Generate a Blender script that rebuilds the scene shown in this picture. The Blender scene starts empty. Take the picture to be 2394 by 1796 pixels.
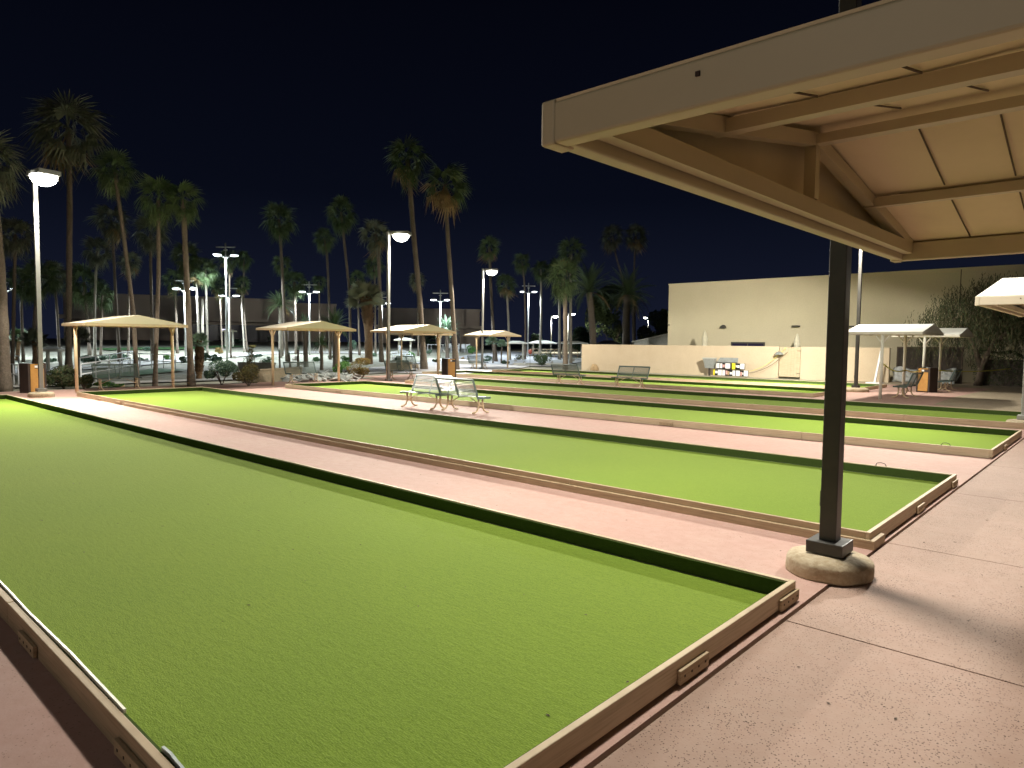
import bpy, bmesh, math, random
from mathutils import Vector, Matrix, noise
R = math.radians
S = bpy.context.scene
COL = S.collection
rnd = random.Random(7)

# ------------------------------------------------------------------ camera
PW, PH, FPX, EYE = 2394.0, 1796.0, 1610.0, 1.9
YAW, PITCH, ROLL = R(42.38), R(3.435), R(0.59)
fwd = Vector((-math.sin(YAW)*math.cos(PITCH), math.cos(YAW)*math.cos(PITCH), -math.sin(PITCH)))
rgt = Vector((math.cos(YAW), math.sin(YAW), 0))
upv = rgt.cross(fwd)
rgt, upv = rgt*math.cos(ROLL)+upv*math.sin(ROLL), -rgt*math.sin(ROLL)+upv*math.cos(ROLL)
cam = bpy.data.cameras.new('camera'); co = bpy.data.objects.new('camera', cam); COL.objects.link(co)
co.matrix_world = Matrix((( rgt.x, upv.x, -fwd.x, 0), (rgt.y, upv.y, -fwd.y, 0), (rgt.z, upv.z, -fwd.z, EYE), (0, 0, 0, 1)))
cam.sensor_width = 36; cam.lens = 36*FPX/PW; cam.clip_end = 2000; cam.clip_start = 0.05
S.camera = co

# ------------------------------------------------------------------ night sky and exposure
wd = bpy.data.worlds.new('World'); S.world = wd; wd.use_nodes = True
nt = wd.node_tree; nt.nodes.clear()
o_ = nt.nodes.new('ShaderNodeOutputWorld'); bg = nt.nodes.new('ShaderNodeBackground')
tc = nt.nodes.new('ShaderNodeTexCoord'); sp = nt.nodes.new('ShaderNodeSeparateXYZ'); cr = nt.nodes.new('ShaderNodeValToRGB')
nt.links.new(tc.outputs['Generated'], sp.inputs[0]); nt.links.new(sp.outputs['Z'], cr.inputs[0])
nt.links.new(cr.outputs[0], bg.inputs[0]); nt.links.new(bg.outputs[0], o_.inputs[0])
e = cr.color_ramp.elements
e[0].position = 0.0; e[0].color = (0.0080, 0.0105, 0.0240, 1)
e[1].position = 0.55; e[1].color = (0.0007, 0.0009, 0.0026, 1)
m_ = cr.color_ramp.elements.new(0.2); m_.color = (0.0024, 0.0034, 0.0085, 1)
bg.inputs[1].default_value = 1.0
S.view_settings.view_transform = 'Standard'; S.view_settings.look = 'None'
S.view_settings.exposure = 0.0; S.view_settings.gamma = 1.0
S.cycles.max_bounces = 6; S.cycles.diffuse_bounces = 3; S.cycles.glossy_bounces = 2; S.cycles.transmission_bounces = 4
S.cycles.use_light_tree = True; S.cycles.sample_clamp_indirect = 4.0
S.cycles.use_denoising = True
try: S.cycles.denoiser = 'OPENIMAGEDENOISE'
except Exception: pass

# ------------------------------------------------------------------ ground height and sight lines used to survey positions
def smooth(a, b, x):
    t = max(0.0, min(1.0, (x-a)/(b-a))); return t*t*(3-2*t)
def gz(x, y):
    t = smooth(34, 82, -x) * (1-smooth(58, 84, y))
    z = 1.75*t
    k = smooth(31, 37, -x)
    if k > 0: z += k*0.13*(noise.noise(Vector((x*.09, y*.09, 3.1))) + .5*noise.noise(Vector((x*.25, y*.25, 9.)))) * smooth(0, 1, t*4+.25)
    return z
def sight(px, py):
    return rgt*((px-PW/2)/FPX) - upv*((py-PH/2)/FPX) + fwd     # depth 1 along the lens axis
def spot(px, py, z=None):
    d = sight(px, py)
    if z is not None:
        t = (z-EYE)/d.z; return Vector((d.x*t, d.y*t, z))
    t = 1.0
    while t < 400:
        x, y, zz = d.x*t, d.y*t, EYE+d.z*t
        if zz <= gz(x, y): break
        t *= 1.004
    x, y = d.x*t, d.y*t
    return Vector((x, y, gz(x, y)))
def deep(p): return (p-Vector((0, 0, EYE))).dot(fwd)
def level(px, py, ref):
    """height at which the sight line through px,py passes the upright through ref"""
    d = sight(px, py); D = math.hypot(ref[0], ref[1]); return EYE + d.z*D/math.hypot(d.x, d.y)

# ------------------------------------------------------------------ materials
MATS = {}
def mat(name, col, rough=.7, metal=0., n1=None, n2=None, bump=None, spec=.5, trans=0.):
    """n1=(scale, colour, amount) big blotches, n2 the same for fine grain, bump=(scale, strength, distance)"""
    m = bpy.data.materials.new(name); m.use_nodes = True; t = m.node_tree; b = t.nodes['Principled BSDF']
    b.inputs['Roughness'].default_value = rough; b.inputs['Metallic'].default_value = metal
    b.inputs['Specular IOR Level'].default_value = spec
    tc = t.nodes.new('ShaderNodeTexCoord')
    last = None
    def rgb(c):
        n = t.nodes.new('ShaderNodeRGB'); n.outputs[0].default_value = (*c, 1); return n.outputs[0]
    last = rgb(col)
    for nn in (n1, n2):
        if not nn: continue
        nz = t.nodes.new('ShaderNodeTexNoise'); nz.inputs['Scale'].default_value = nn[0]; nz.inputs['Detail'].default_value = 6
        nz.inputs['Roughness'].default_value = .65
        t.links.new(tc.outputs['Object'], nz.inputs['Vector'])
        rp = t.nodes.new('ShaderNodeMapRange'); rp.inputs['From Min'].default_value = .38; rp.inputs['From Max'].default_value = .66
        rp.inputs['To Max'].default_value = nn[2]
        t.links.new(nz.outputs['Fac'], rp.inputs['Value'])
        mx = t.nodes.new('ShaderNodeMixRGB'); mx.inputs[2].default_value = (*nn[1], 1)
        t.links.new(rp.outputs[0], mx.inputs[0]); t.links.new(last, mx.inputs[1]); last = mx.outputs[0]
    t.links.new(last, b.inputs['Base Color'])
    if bump:
        nz = t.nodes.new('ShaderNodeTexNoise'); nz.inputs['Scale'].default_value = bump[0]; nz.inputs['Detail'].default_value = 5
        t.links.new(tc.outputs['Object'], nz.inputs['Vector'])
        bp = t.nodes.new('ShaderNodeBump'); bp.inputs['Strength'].default_value = bump[1]; bp.inputs['Distance'].default_value = bump[2]
        t.links.new(nz.outputs['Fac'], bp.inputs['Height']); t.links.new(bp.outputs[0], b.inputs['Normal'])
    if trans:
        b.inputs['Transmission Weight'].default_value = trans
    MATS[name] = m; return m
def glow(name, col, strength):
    m = bpy.data.materials.new(name); m.use_nodes = True; t = m.node_tree; t.nodes.clear()
    o = t.nodes.new('ShaderNodeOutputMaterial'); e = t.nodes.new('ShaderNodeEmission')
    e.inputs[0].default_value = (*col, 1); e.inputs[1].default_value = strength; t.links.new(e.outputs[0], o.inputs[0])
    MATS[name] = m; return m

def turf_mat():
    m = mat('artificial_turf', (.132, .212, .022), rough=.9, n1=(.45, (.162, .232, .024), .45), spec=.04)
    t = m.node_tree; b = t.nodes['Principled BSDF']; last = b.inputs['Base Color'].links[0].from_socket
    tc = t.nodes.new('ShaderNodeTexCoord'); mp = t.nodes.new('ShaderNodeMapping'); mp.inputs['Scale'].default_value = (.32, 1, 1)
    mp.inputs['Rotation'].default_value = (0, 0, .35)
    t.links.new(tc.outputs['Object'], mp.inputs[0])
    hs = []
    for sc_, dark, amt in ((150, (.064, .114, .010), .8), (34, (.10, .165, .018), .5), (260, (.29, .39, .08), .45)):
        nz = t.nodes.new('ShaderNodeTexNoise'); nz.inputs['Scale'].default_value = sc_; nz.inputs['Detail'].default_value = 4
        t.links.new(mp.outputs[0], nz.inputs['Vector'])
        mr = t.nodes.new('ShaderNodeMapRange'); mr.inputs['From Min'].default_value = .45; mr.inputs['From Max'].default_value = .75; mr.inputs['To Max'].default_value = amt
        t.links.new(nz.outputs['Fac'], mr.inputs['Value'])
        mx = t.nodes.new('ShaderNodeMixRGB'); mx.inputs[2].default_value = (*dark, 1)
        t.links.new(mr.outputs[0], mx.inputs[0]); t.links.new(last, mx.inputs[1]); last = mx.outputs[0]; hs.append(nz)
    t.links.new(last, b.inputs['Base Color'])
    bp = t.nodes.new('ShaderNodeBump'); bp.inputs['Strength'].default_value = .5; bp.inputs['Distance'].default_value = .008
    t.links.new(hs[0].outputs['Fac'], bp.inputs['Height'])
    bp2 = t.nodes.new('ShaderNodeBump'); bp2.inputs['Strength'].default_value = .16; bp2.inputs['Distance'].default_value = .03
    t.links.new(hs[1].outputs['Fac'], bp2.inputs['Height']); t.links.new(bp.outputs[0], bp2.inputs['Normal'])
    t.links.new(bp2.outputs[0], b.inputs['Normal'])
    b.inputs['Sheen Weight'].default_value = .11; b.inputs['Sheen Roughness'].default_value = .6; b.inputs['Sheen Tint'].default_value = (.95, 1, .42, 1)
    return m
turf_mat()
def pits_mat(name, col, blotch, dark, thr, size):
    """exposed-aggregate concrete: colour blotches with small dark pits"""
    m = mat(name, col, rough=.8, n1=(.7, blotch, .75), n2=(9, (col[0]*.86, col[1]*.8, col[2]*.76), .5), bump=(60, .25, .006), spec=.3)
    t = m.node_tree; b = t.nodes['Principled BSDF']; last = b.inputs['Base Color'].links[0].from_socket
    tc = t.nodes.new('ShaderNodeTexCoord')
    v = t.nodes.new('ShaderNodeTexVoronoi'); v.inputs['Scale'].default_value = size; v.inputs['Randomness'].default_value = 1
    nz = t.nodes.new('ShaderNodeTexNoise'); nz.inputs['Scale'].default_value = 2.2; nz.inputs['Detail'].default_value = 5
    wz = t.nodes.new('ShaderNodeTexNoise'); wz.inputs['Scale'].default_value = size*1.3
    t.links.new(tc.outputs['Object'], nz.inputs['Vector']); t.links.new(tc.outputs['Object'], wz.inputs['Vector'])
    ad = t.nodes.new('ShaderNodeMixRGB'); ad.blend_type = 'ADD'; ad.inputs[0].default_value = .018
    t.links.new(tc.outputs['Object'], ad.inputs[1]); t.links.new(wz.outputs['Color'], ad.inputs[2]); t.links.new(ad.outputs[0], v.inputs['Vector'])
    # pit radius grows where the coarse noise is high
    mr = t.nodes.new('ShaderNodeMapRange'); mr.inputs['From Min'].default_value = .35; mr.inputs['From Max'].default_value = .7
    mr.inputs['To Min'].default_value = thr*.55; mr.inputs['To Max'].default_value = thr
    t.links.new(nz.outputs['Fac'], mr.inputs['Value'])
    lt = t.nodes.new('ShaderNodeMath'); lt.operation = 'LESS_THAN'; t.links.new(v.outputs['Distance'], lt.inputs[0]); t.links.new(mr.outputs[0], lt.inputs[1])
    # only some cells hold a pit
    sx = t.nodes.new('ShaderNodeSeparateColor'); t.links.new(v.outputs['Color'], sx.inputs[0])
    g = t.nodes.new('ShaderNodeMath'); g.operation = 'GREATER_THAN'; g.inputs[1].default_value = .25; t.links.new(sx.outputs[0], g.inputs[0])
    mu = t.nodes.new('ShaderNodeMath'); mu.operation = 'MULTIPLY'; t.links.new(lt.outputs[0], mu.inputs[0]); t.links.new(g.outputs[0], mu.inputs[1])
    mu2 = t.nodes.new('ShaderNodeMath'); mu2.operation = 'MULTIPLY'; mu2.inputs[1].default_value = .92; t.links.new(mu.outputs[0], mu2.inputs[0])
    mx = t.nodes.new('ShaderNodeMixRGB'); mx.inputs[2].default_value = (*dark, 1); t.links.new(mu2.outputs[0], mx.inputs[0]); t.links.new(last, mx.inputs[1])
    # broad water stains and trodden patches
    sz = t.nodes.new('ShaderNodeTexNoise'); sz.inputs['Scale'].default_value = .32; sz.inputs['Detail'].default_value = 8; sz.inputs['Roughness'].default_value = .62
    t.links.new(tc.outputs['Object'], sz.inputs['Vector'])
    sm = t.nodes.new('ShaderNodeMapRange'); sm.inputs['From Min'].default_value = .50; sm.inputs['From Max'].default_value = .62; sm.inputs['To Max'].default_value = .14
    t.links.new(sz.outputs['Fac'], sm.inputs['Value'])
    s2 = t.nodes.new('ShaderNodeMixRGB'); s2.inputs[2].default_value = (col[0]*.62, col[1]*.6, col[2]*.58, 1); t.links.new(sm.outputs[0], s2.inputs[0]); t.links.new(mx.outputs[0], s2.inputs[1])
    t.links.new(s2.outputs[0], b.inputs['Base Color'])
pits_mat('aggregate_concrete', (.405, .280, .228), (.35, .25, .195), (.085, .05, .035), .34, 66)
pits_mat('pink_concrete', (.455, .285, .242), (.47, .325, .272), (.26, .16, .13), .22, 44)
def wood(name, col, col2):
    m = mat(name, col, rough=.65, n1=(1.4, col2, .6), spec=.3)
    t = m.node_tree; b = t.nodes['Principled BSDF']; last = b.inputs['Base Color'].links[0].from_socket
    tc = t.nodes.new('ShaderNodeTexCoord'); mp = t.nodes.new('ShaderNodeMapping'); mp.inputs['Scale'].default_value = (.12, .12, 4)
    nz = t.nodes.new('ShaderNodeTexNoise'); nz.inputs['Scale'].default_value = 22; nz.inputs['Detail'].default_value = 4
    t.links.new(tc.outputs['Object'], mp.inputs[0]); t.links.new(mp.outputs[0], nz.inputs['Vector'])
    mr = t.nodes.new('ShaderNodeMapRange'); mr.inputs['From Min'].default_value = .45; mr.inputs['From Max'].default_value = .7; mr.inputs['To Max'].default_value = .55
    t.links.new(nz.outputs['Fac'], mr.inputs['Value'])
    mx = t.nodes.new('ShaderNodeMixRGB'); mx.inputs[2].default_value = (col[0]*.55, col[1]*.5, col[2]*.45, 1)
    t.links.new(mr.outputs[0], mx.inputs[0]); t.links.new(last, mx.inputs[1]); t.links.new(mx.outputs[0], b.inputs['Base Color'])
    bp = t.nodes.new('ShaderNodeBump'); bp.inputs['Strength'].default_value = .3; bp.inputs['Distance'].default_value = .004
    t.links.new(nz.outputs['Fac'], bp.inputs['Height']); t.links.new(bp.outputs[0], b.inputs['Normal'])
wood('painted_board', (.60, .49, .34), (.52, .41, .27))
wood('old_board', (.47, .36, .23), (.39, .29, .18))
wood('gate_wood', (.60, .50, .34), (.52, .42, .27))
mat('green_lining', (.050, .078, .020), .95, n1=(18, (.065, .095, .03), .6), bump=(120, .5, .006), spec=.05)
mat('steel_strip', (.38, .42, .42), .4, .6)
mat('rusty_screw', (.05, .03, .02), .8)
mat('canopy_cloth', (.84, .70, .45), .8, n1=(1.6, (.74, .60, .38), .7), bump=(200, .12, .002), spec=.15)
mat('canopy_cloth_pale', (.72, .64, .50), .75, n1=(1.1, (.66, .58, .44), .5), spec=.15)
mat('white_cloth', (.80, .79, .72), .75, n1=(1.1, (.74, .72, .64), .5), spec=.15)
mat('tan_steel', (.60, .505, .315), .5, n1=(3, (.53, .46, .29), .5), bump=(30, .08, .003))
mat('cream_steel', (.66, .50, .31), .45, n1=(3, (.55, .40, .24), .5))
mat('white_steel', (.74, .72, .62), .45, n1=(3, (.62, .58, .46), .5))
mat('seam_thread', (.13, .09, .05), .9)
mat('dark_bronze', (.052, .050, .046), .45, n1=(5, (.085, .075, .062), .5), spec=.4)
mat('grey_pole', (.20, .20, .185), .5, n1=(4, (.15, .15, .14), .5))
mat('galvanised_pole', (.46, .47, .44), .45, n1=(4, (.36, .37, .35), .5))
mat('footing_concrete', (.42, .34, .225), .9, n1=(3.5, (.26, .185, .10), .85), n2=(22, (.52, .45, .33), .6), bump=(30, .6, .012))
mat('bench_green', (.080, .120, .108), .4, n1=(6, (.11, .15, .135), .5), spec=.5)
mat('bench_leg_tan', (.58, .46, .30), .5, n1=(8, (.40, .24, .12), .6))
mat('bin_side', (.030, .018, .014), .55, n1=(7, (.05, .03, .02), .5))
mat('bin_front', (.52, .27, .065), .6, n1=(8, (.42, .20, .04), .6))
mat('sign_white', (.80, .80, .78), .6)
mat('sign_yellow', (.78, .70, .03), .6)
mat('sign_pink', (.62, .36, .32), .6)
mat('sign_black', (.008, .008, .010), .5)
mat('stucco', (.60, .49, .345), .92, n1=(1.3, (.54, .43, .29), .7), n2=(16, (.66, .56, .41), .5), bump=(26, .5, .02))
mat('building_stucco', (.64, .57, .40), .92, n1=(.35, (.57, .50, .35), .7), n2=(14, (.49, .45, .29), .4), bump=(24, .4, .02))
mat('far_stucco', (.70, .60, .52), .95, n1=(.3, (.6, .5, .43), .6))
mat('far_window', (.02, .018, .05), .2)
mat('dark_void', (.045, .035, .026), .8, n1=(3, (.08, .06, .045), .6))
mat('brick', (.27, .22, .14), .9, n1=(2, (.20, .155, .10), .7), n2=(11, (.33, .28, .19), .5), bump=(16, .8, .03))
mat('gravel', (.34, .275, .19), .95, n1=(.4, (.28, .22, .145), .7), n2=(7, (.44, .36, .25), .6), bump=(14, .9, .04))
mat('desert_gravel', (.34, .33, .25), .95, n1=(.16, (.17, .18, .125), .95), n2=(2.2, (.46, .45, .38), .7), bump=(9, .9, .06))
mat('white_gravel', (.60, .60, .62), .95, n1=(.7, (.42, .42, .44), .5), n2=(9, (.72, .72, .74), .6), bump=(14, .8, .04))
mat('garden_path', (.46, .45, .42), .85, n1=(.6, (.38, .37, .34), .6), n2=(14, (.5, .49, .47), .5))
mat('putting_turf', (.06, .16, .05), .9, n1=(1.5, (.09, .21, .07), .6))
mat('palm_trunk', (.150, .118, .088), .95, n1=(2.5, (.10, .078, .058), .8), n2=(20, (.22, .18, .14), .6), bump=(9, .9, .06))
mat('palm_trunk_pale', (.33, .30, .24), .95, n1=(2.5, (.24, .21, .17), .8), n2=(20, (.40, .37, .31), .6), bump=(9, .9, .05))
mat('palm_husk', (.20, .115, .055), .95, n1=(6, (.12, .065, .03), .8), n2=(25, (.33, .22, .12), .6), bump=(14, 1., .08))
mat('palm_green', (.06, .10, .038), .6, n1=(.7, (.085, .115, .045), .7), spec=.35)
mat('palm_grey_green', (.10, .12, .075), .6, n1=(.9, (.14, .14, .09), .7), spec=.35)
mat('spiky_leaf', (.24, .26, .15), .6, n1=(.9, (.30, .30, .19), .7), spec=.35)
mat('palm_dry', (.30, .21, .10), .8, n1=(.9, (.20, .14, .065), .7), spec=.2)
mat('date_green', (.085, .15, .055), .6, n1=(.8, (.12, .19, .075), .7), spec=.35)
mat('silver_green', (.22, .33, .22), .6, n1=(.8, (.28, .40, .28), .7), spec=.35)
mat('leaf_dark', (.040, .062, .024), .7, n1=(1.2, (.06, .085, .03), .8), spec=.3)
mat('leaf_olive', (.085, .085, .042), .7, n1=(1.0, (.12, .105, .05), .8), spec=.3)
mat('leaf_grey', (.095, .17, .12), .7, n1=(2.2, (.06, .12, .085), .8), spec=.3)
mat('leaf_orange', (.22, .15, .045), .7, n1=(2.4, (.11, .13, .035), .9), spec=.3)
mat('leaf_rust', (.26, .15, .05), .7, n1=(3.2, (.15, .15, .045), .9), spec=.3)
mat('leaf_bright', (.10, .26, .05), .7, n1=(2, (.14, .32, .07), .8), spec=.3)
mat('bark', (.12, .09, .065), .95, n1=(3, (.08, .058, .04), .8), bump=(12, .8, .05))
mat('rock', (.42, .38, .32), .9, n1=(2.5, (.30, .27, .22), .8), n2=(12, (.52, .49, .43), .5), bump=(7, .9, .08))
mat('rock_tan', (.50, .36, .20), .9, n1=(3, (.38, .26, .14), .8), bump=(7, .8, .06))
mat('slate', (.42, .44, .42), .85, n1=(2.2, (.26, .28, .27), .9), bump=(10, .5, .02))
mat('white_paint', (.78, .80, .82), .5)
mat('plastic_sheet', (.62, .64, .63), .25, n1=(4, (.42, .43, .41), .7), bump=(5, 1., .12), spec=.7)
mat('umbrella_cloth', (.62, .58, .44), .8, n1=(6, (.50, .46, .34), .6))
mat('grey_plastic', (.30, .32, .31), .5, n1=(5, (.20, .22, .20), .6))
mat('tape_yellow', (.80, .72, .15), .5)
mat('red_plastic', (.22, .05, .035), .6)
mat('brown_dark', (.055, .04, .03), .7)
mat('rose_white', (.7, .7, .62), .7)
glow('lamp_lens', (1.0, .97, .86), 36)
glow('lamp_lens_cool', (.86, .94, 1.0), 14)
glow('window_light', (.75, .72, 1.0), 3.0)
glow('red_light', (1., .25, .12), 1.5)

# ------------------------------------------------------------------ mesh builder
class MB:
    def __init__(s): s.v = []; s.f = []; s.mi = []
    def add(s, vs, fs, mi=0):
        n = len(s.v); s.v += [tuple(v) for v in vs]; s.f += [tuple(i+n for i in f) for f in fs]; s.mi += [mi]*len(fs); return s
    def box(s, c, d, rot=None, mi=0):
        x, y, z = d[0]/2, d[1]/2, d[2]/2
        P = [Vector(p) for p in ((-x,-y,-z),(x,-y,-z),(x,y,-z),(-x,y,-z),(-x,-y,z),(x,-y,z),(x,y,z),(-x,y,z))]
        if rot is not None:
            M = Matrix.Rotation(rot, 3, 'Z') if isinstance(rot, (int, float)) else rot
            P = [M @ p for p in P]
        return s.add([p+Vector(c) for p in P], [(0,3,2,1),(4,5,6,7),(0,1,5,4),(1,2,6,5),(2,3,7,6),(3,0,4,7)], mi)
    def bb(s, a, b, mi=0):
        return s.box(((a[0]+b[0])/2, (a[1]+b[1])/2, (a[2]+b[2])/2), (abs(b[0]-a[0]), abs(b[1]-a[1]), abs(b[2]-a[2])), mi=mi)
    def tube(s, pts, rad, n=8, mi=0, caps=True, sq=1.0, ph=0.0):
        pts = [Vector(p) for p in pts]; rs = rad if isinstance(rad, (list, tuple)) else [rad]*len(pts)
        vs = []; fs = []
        ref = Vector((0, 0, 1))
        t0 = (pts[1]-pts[0]).normalized()
        if abs(t0.dot(ref)) > .9: ref = Vector((1, 0, 0))
        u = t0.cross(ref).normalized()
        for i, p in enumerate(pts):
            t = (pts[min(i+1, len(pts)-1)]-pts[max(i-1, 0)]).normalized()
            u = (u-t*u.dot(t)).normalized(); w = t.cross(u)
            for k in range(n):
                a = ph+2*math.pi*k/n; vs.append(p+(u*math.cos(a)+w*math.sin(a)*sq)*rs[i])
        for i in range(len(pts)-1):
            for k in range(n):
                a = i*n+k; b = i*n+(k+1) % n; fs.append((a, b, b+n, a+n))
        if caps: fs.append(tuple(range(n-1, -1, -1))); fs.append(tuple((len(pts)-1)*n+k for k in range(n)))
        return s.add(vs, fs, mi)
    def bar(s, a, b, w, h, mi=0):
        """square-section bar between two points, w sideways and h upwards"""
        a = Vector(a); b = Vector(b); t = (b-a).normalized(); up = Vector((0, 0, 1)) if abs(t.z) < .95 else Vector((1, 0, 0))
        u = t.cross(up).normalized()*w/2; v = u.cross(t).normalized()*h/2
        return s.add([a-u-v, a+u-v, a+u+v, a-u+v, b-u-v, b+u-v, b+u+v, b-u+v], [(0,1,2,3),(7,6,5,4),(0,4,5,1),(1,5,6,2),(2,6,7,3),(3,7,4,0)], mi)
    def lathe(s, prof, n=24, c=(0, 0, 0), mi=0, jit=0.0):
        vs = []; fs = []
        for r, z in prof:
            for k in range(n):
                a = 2*math.pi*k/n; q = 1+jit*noise.noise(Vector((math.cos(a)*2, math.sin(a)*2, z*4+c[0])))
                vs.append((c[0]+r*q*math.cos(a), c[1]+r*q*math.sin(a), c[2]+z))
        for i in range(len(prof)-1):
            for k in range(n): fs.append((i*n+k, i*n+(k+1) % n, (i+1)*n+(k+1) % n, (i+1)*n+k))
        fs.append(tuple(range(n-1, -1, -1))); fs.append(tuple((len(prof)-1)*n+k for k in range(n)))
        return s.add(vs, fs, mi)
    def mesh(s, name, mats, smooth_=False):
        me = bpy.data.meshes.new(name); me.from_pydata(s.v, [], s.f)
        for m in (mats if isinstance(mats, (list, tuple)) else [mats]): me.materials.append(MATS[m])
        for i, p in enumerate(me.polygons): p.material_index = s.mi[i]; p.use_smooth = smooth_
        me.update(); return me
    def build(s, name, mats, parent=None, smooth_=False, loc=None, bevel=0):
        o = bpy.data.objects.new(name, s.mesh(name, mats, smooth_)); COL.objects.link(o)
        if parent is not None: o.parent = parent
        if loc is not None: o.location = loc
        if bevel:
            b = o.modifiers.new('bevel', 'BEVEL'); b.width = bevel; b.segments = 2; b.limit_method = 'ANGLE'
        return o
def tag(o, label=None, cat=None, group=None, kind=None):
    if label: o['label'] = label
    if cat: o['category'] = cat
    if group: o['group'] = group
    if kind: o['kind'] = kind
    return o
def empty(name, loc, rz=0., label=None, cat=None, group=None):
    o = bpy.data.objects.new(name, None); COL.objects.link(o); o.location = loc; o.rotation_euler = (0, 0, rz); o.empty_display_size = .2
    return tag(o, label, cat, group)
def hook(me, name, parent, loc=(0, 0, 0), rot=(0, 0, 0), sc=(1, 1, 1)):
    o = bpy.data.objects.new(name, me); COL.objects.link(o); o.parent = parent; o.location = loc; o.rotation_euler = rot; o.scale = sc; return o
def copy_tree(o, parent=None):
    c = o.copy(); COL.objects.link(c)
    if parent is not None: c.parent = parent
    for ch in list(o.children): copy_tree(ch, c)
    return c
# ------------------------------------------------------------------ the setting
def grid(x0, x1, y0, y1, st, hf, name, m, kind='structure'):
    nx = max(1, round((x1-x0)/st)); ny = max(1, round((y1-y0)/st)); vs = []; fs = []
    for j in range(ny+1):
        for i in range(nx+1):
            x = x0+(x1-x0)*i/nx; y = y0+(y1-y0)*j/ny; vs.append((x, y, hf(x, y)))
    for j in range(ny):
        for i in range(nx):
            a = j*(nx+1)+i; fs.append((a, a+1, a+nx+2, a+nx+1))
    b = MB(); b.add(vs, fs); o = b.build(name, m, smooth_=True); return tag(o, kind=kind)
grid(-700, 500, -300, 900, 60, lambda x, y: -2.0 if (-260 < x < 60 and -60 < y < 230) else -.30, 'ground', 'gravel')
grid(-260, 60, -60, 230, 1.6, lambda x, y: gz(x, y)-.035, 'garden_ground', 'desert_gravel')
# pink terrace the courts stand on, in slabs with real joints, and the aggregate walk beside it
t = MB()
for (x0, x1, y0, y1) in ((-29.3, -1.76, -16, 38.4), (-31.3, -29.308, 22, 38.4)):
    t.bb((x0, y0, -.12), (x1, y1, 0))
tag(t.build('terrace', 'pink_concrete'), kind='structure')
t = MB(); ys = [-15.8, -12.9, -10, -7.1, -4.2, -1.3, 1.85, 4.77, 7.38, 10.56, 13.5, 16.4, 19.3, 23.55]
for a, b in zip(ys, ys[1:]):
    t.bb((-1.742, a+.006, -.13), (5.5, b-.006, -.014))
tag(t.build('walk', 'aggregate_concrete', bevel=.004), kind='structure')
def poly(pts, z, name, m, thick=.1):
    b = MB(); n = len(pts); b.add([(p[0], p[1], z) for p in pts]+[(p[0], p[1], z-thick) for p in pts],
        [tuple(range(n)), tuple(range(2*n-1, n-1, -1))]+[(i, i+n, (i+1) % n+n, (i+1) % n) for i in range(n)])
    o = b.build(name, m); return tag(o, kind='structure')
grid(-1.75, 30, 23.56, 60, 1.5, lambda x, y: .01+.02*noise.noise(Vector((x*.5, y*.5, 0))) if (x > -1.7 and y > 23.6) else -.05, 'gravel_bed', 'gravel')
poly([(-5.0, 38.4), (-5.2, 30.0), (-5.0, 26.2), (-1.76, 24.0), (-1.76, 60), (-12, 60), (-12, 38.4)], .004, 'gravel_path', 'gravel')
# pale gravel and paths of the garden, following its ground
def strip(pts, w, m, name='path', dz=.0):
    b = MB(); L = []
    P = []
    for i in range(len(pts)-1):
        a, c = Vector((*pts[i], 0)), Vector((*pts[i+1], 0)); n = max(1, int((c-a).length/1.2))
        for k in range(n): P.append(a.lerp(c, k/n))
    P.append(Vector((*pts[-1], 0)))
    vs = []; fs = []; m_ = 5
    for i, p in enumerate(P):
        d = (P[min(i+1, len(P)-1)]-P[max(0, i-1)]).normalized(); s_ = Vector((-d.y, d.x, 0))
        for k in range(m_+1):
            q = p+s_*w*(k/m_-.5); vs.append((q.x, q.y, gz(q.x, q.y)+.02+dz))
    for i in range(len(P)-1):
        for k in range(m_): a = i*(m_+1)+k; fs.append((a, a+1, a+m_+2, a+m_+1))
    b.add(vs, fs); return tag(b.build(name, m), kind='structure')
strip([(-33.5, 26), (-38, 36), (-44, 46), (-52, 60), (-60, 75)], 9, 'white_gravel', 'gravel_bed')
strip([(-31.8, 0), (-32.2, 10), (-32.5, 20), (-34.8, 27)], 1.5, 'garden_path', 'path', .012)
strip([(-40, 4), (-45, 14), (-52, 22), (-58, 34), (-56, 46)], 2.6, 'garden_path', 'path', .016)
strip([(-36, 42), (-42, 54), (-46, 70)], 3.0, 'garden_path', 'path', .02)
strip([(-35.5, 8), (-37.5, 12), (-41, 16)], 1.7, 'putting_turf', 'putting_green', .03)
strip([(-60, 18), (-63, 26), (-66, 32)], 2.4, 'putting_turf', 'putting_green', .03)

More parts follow.
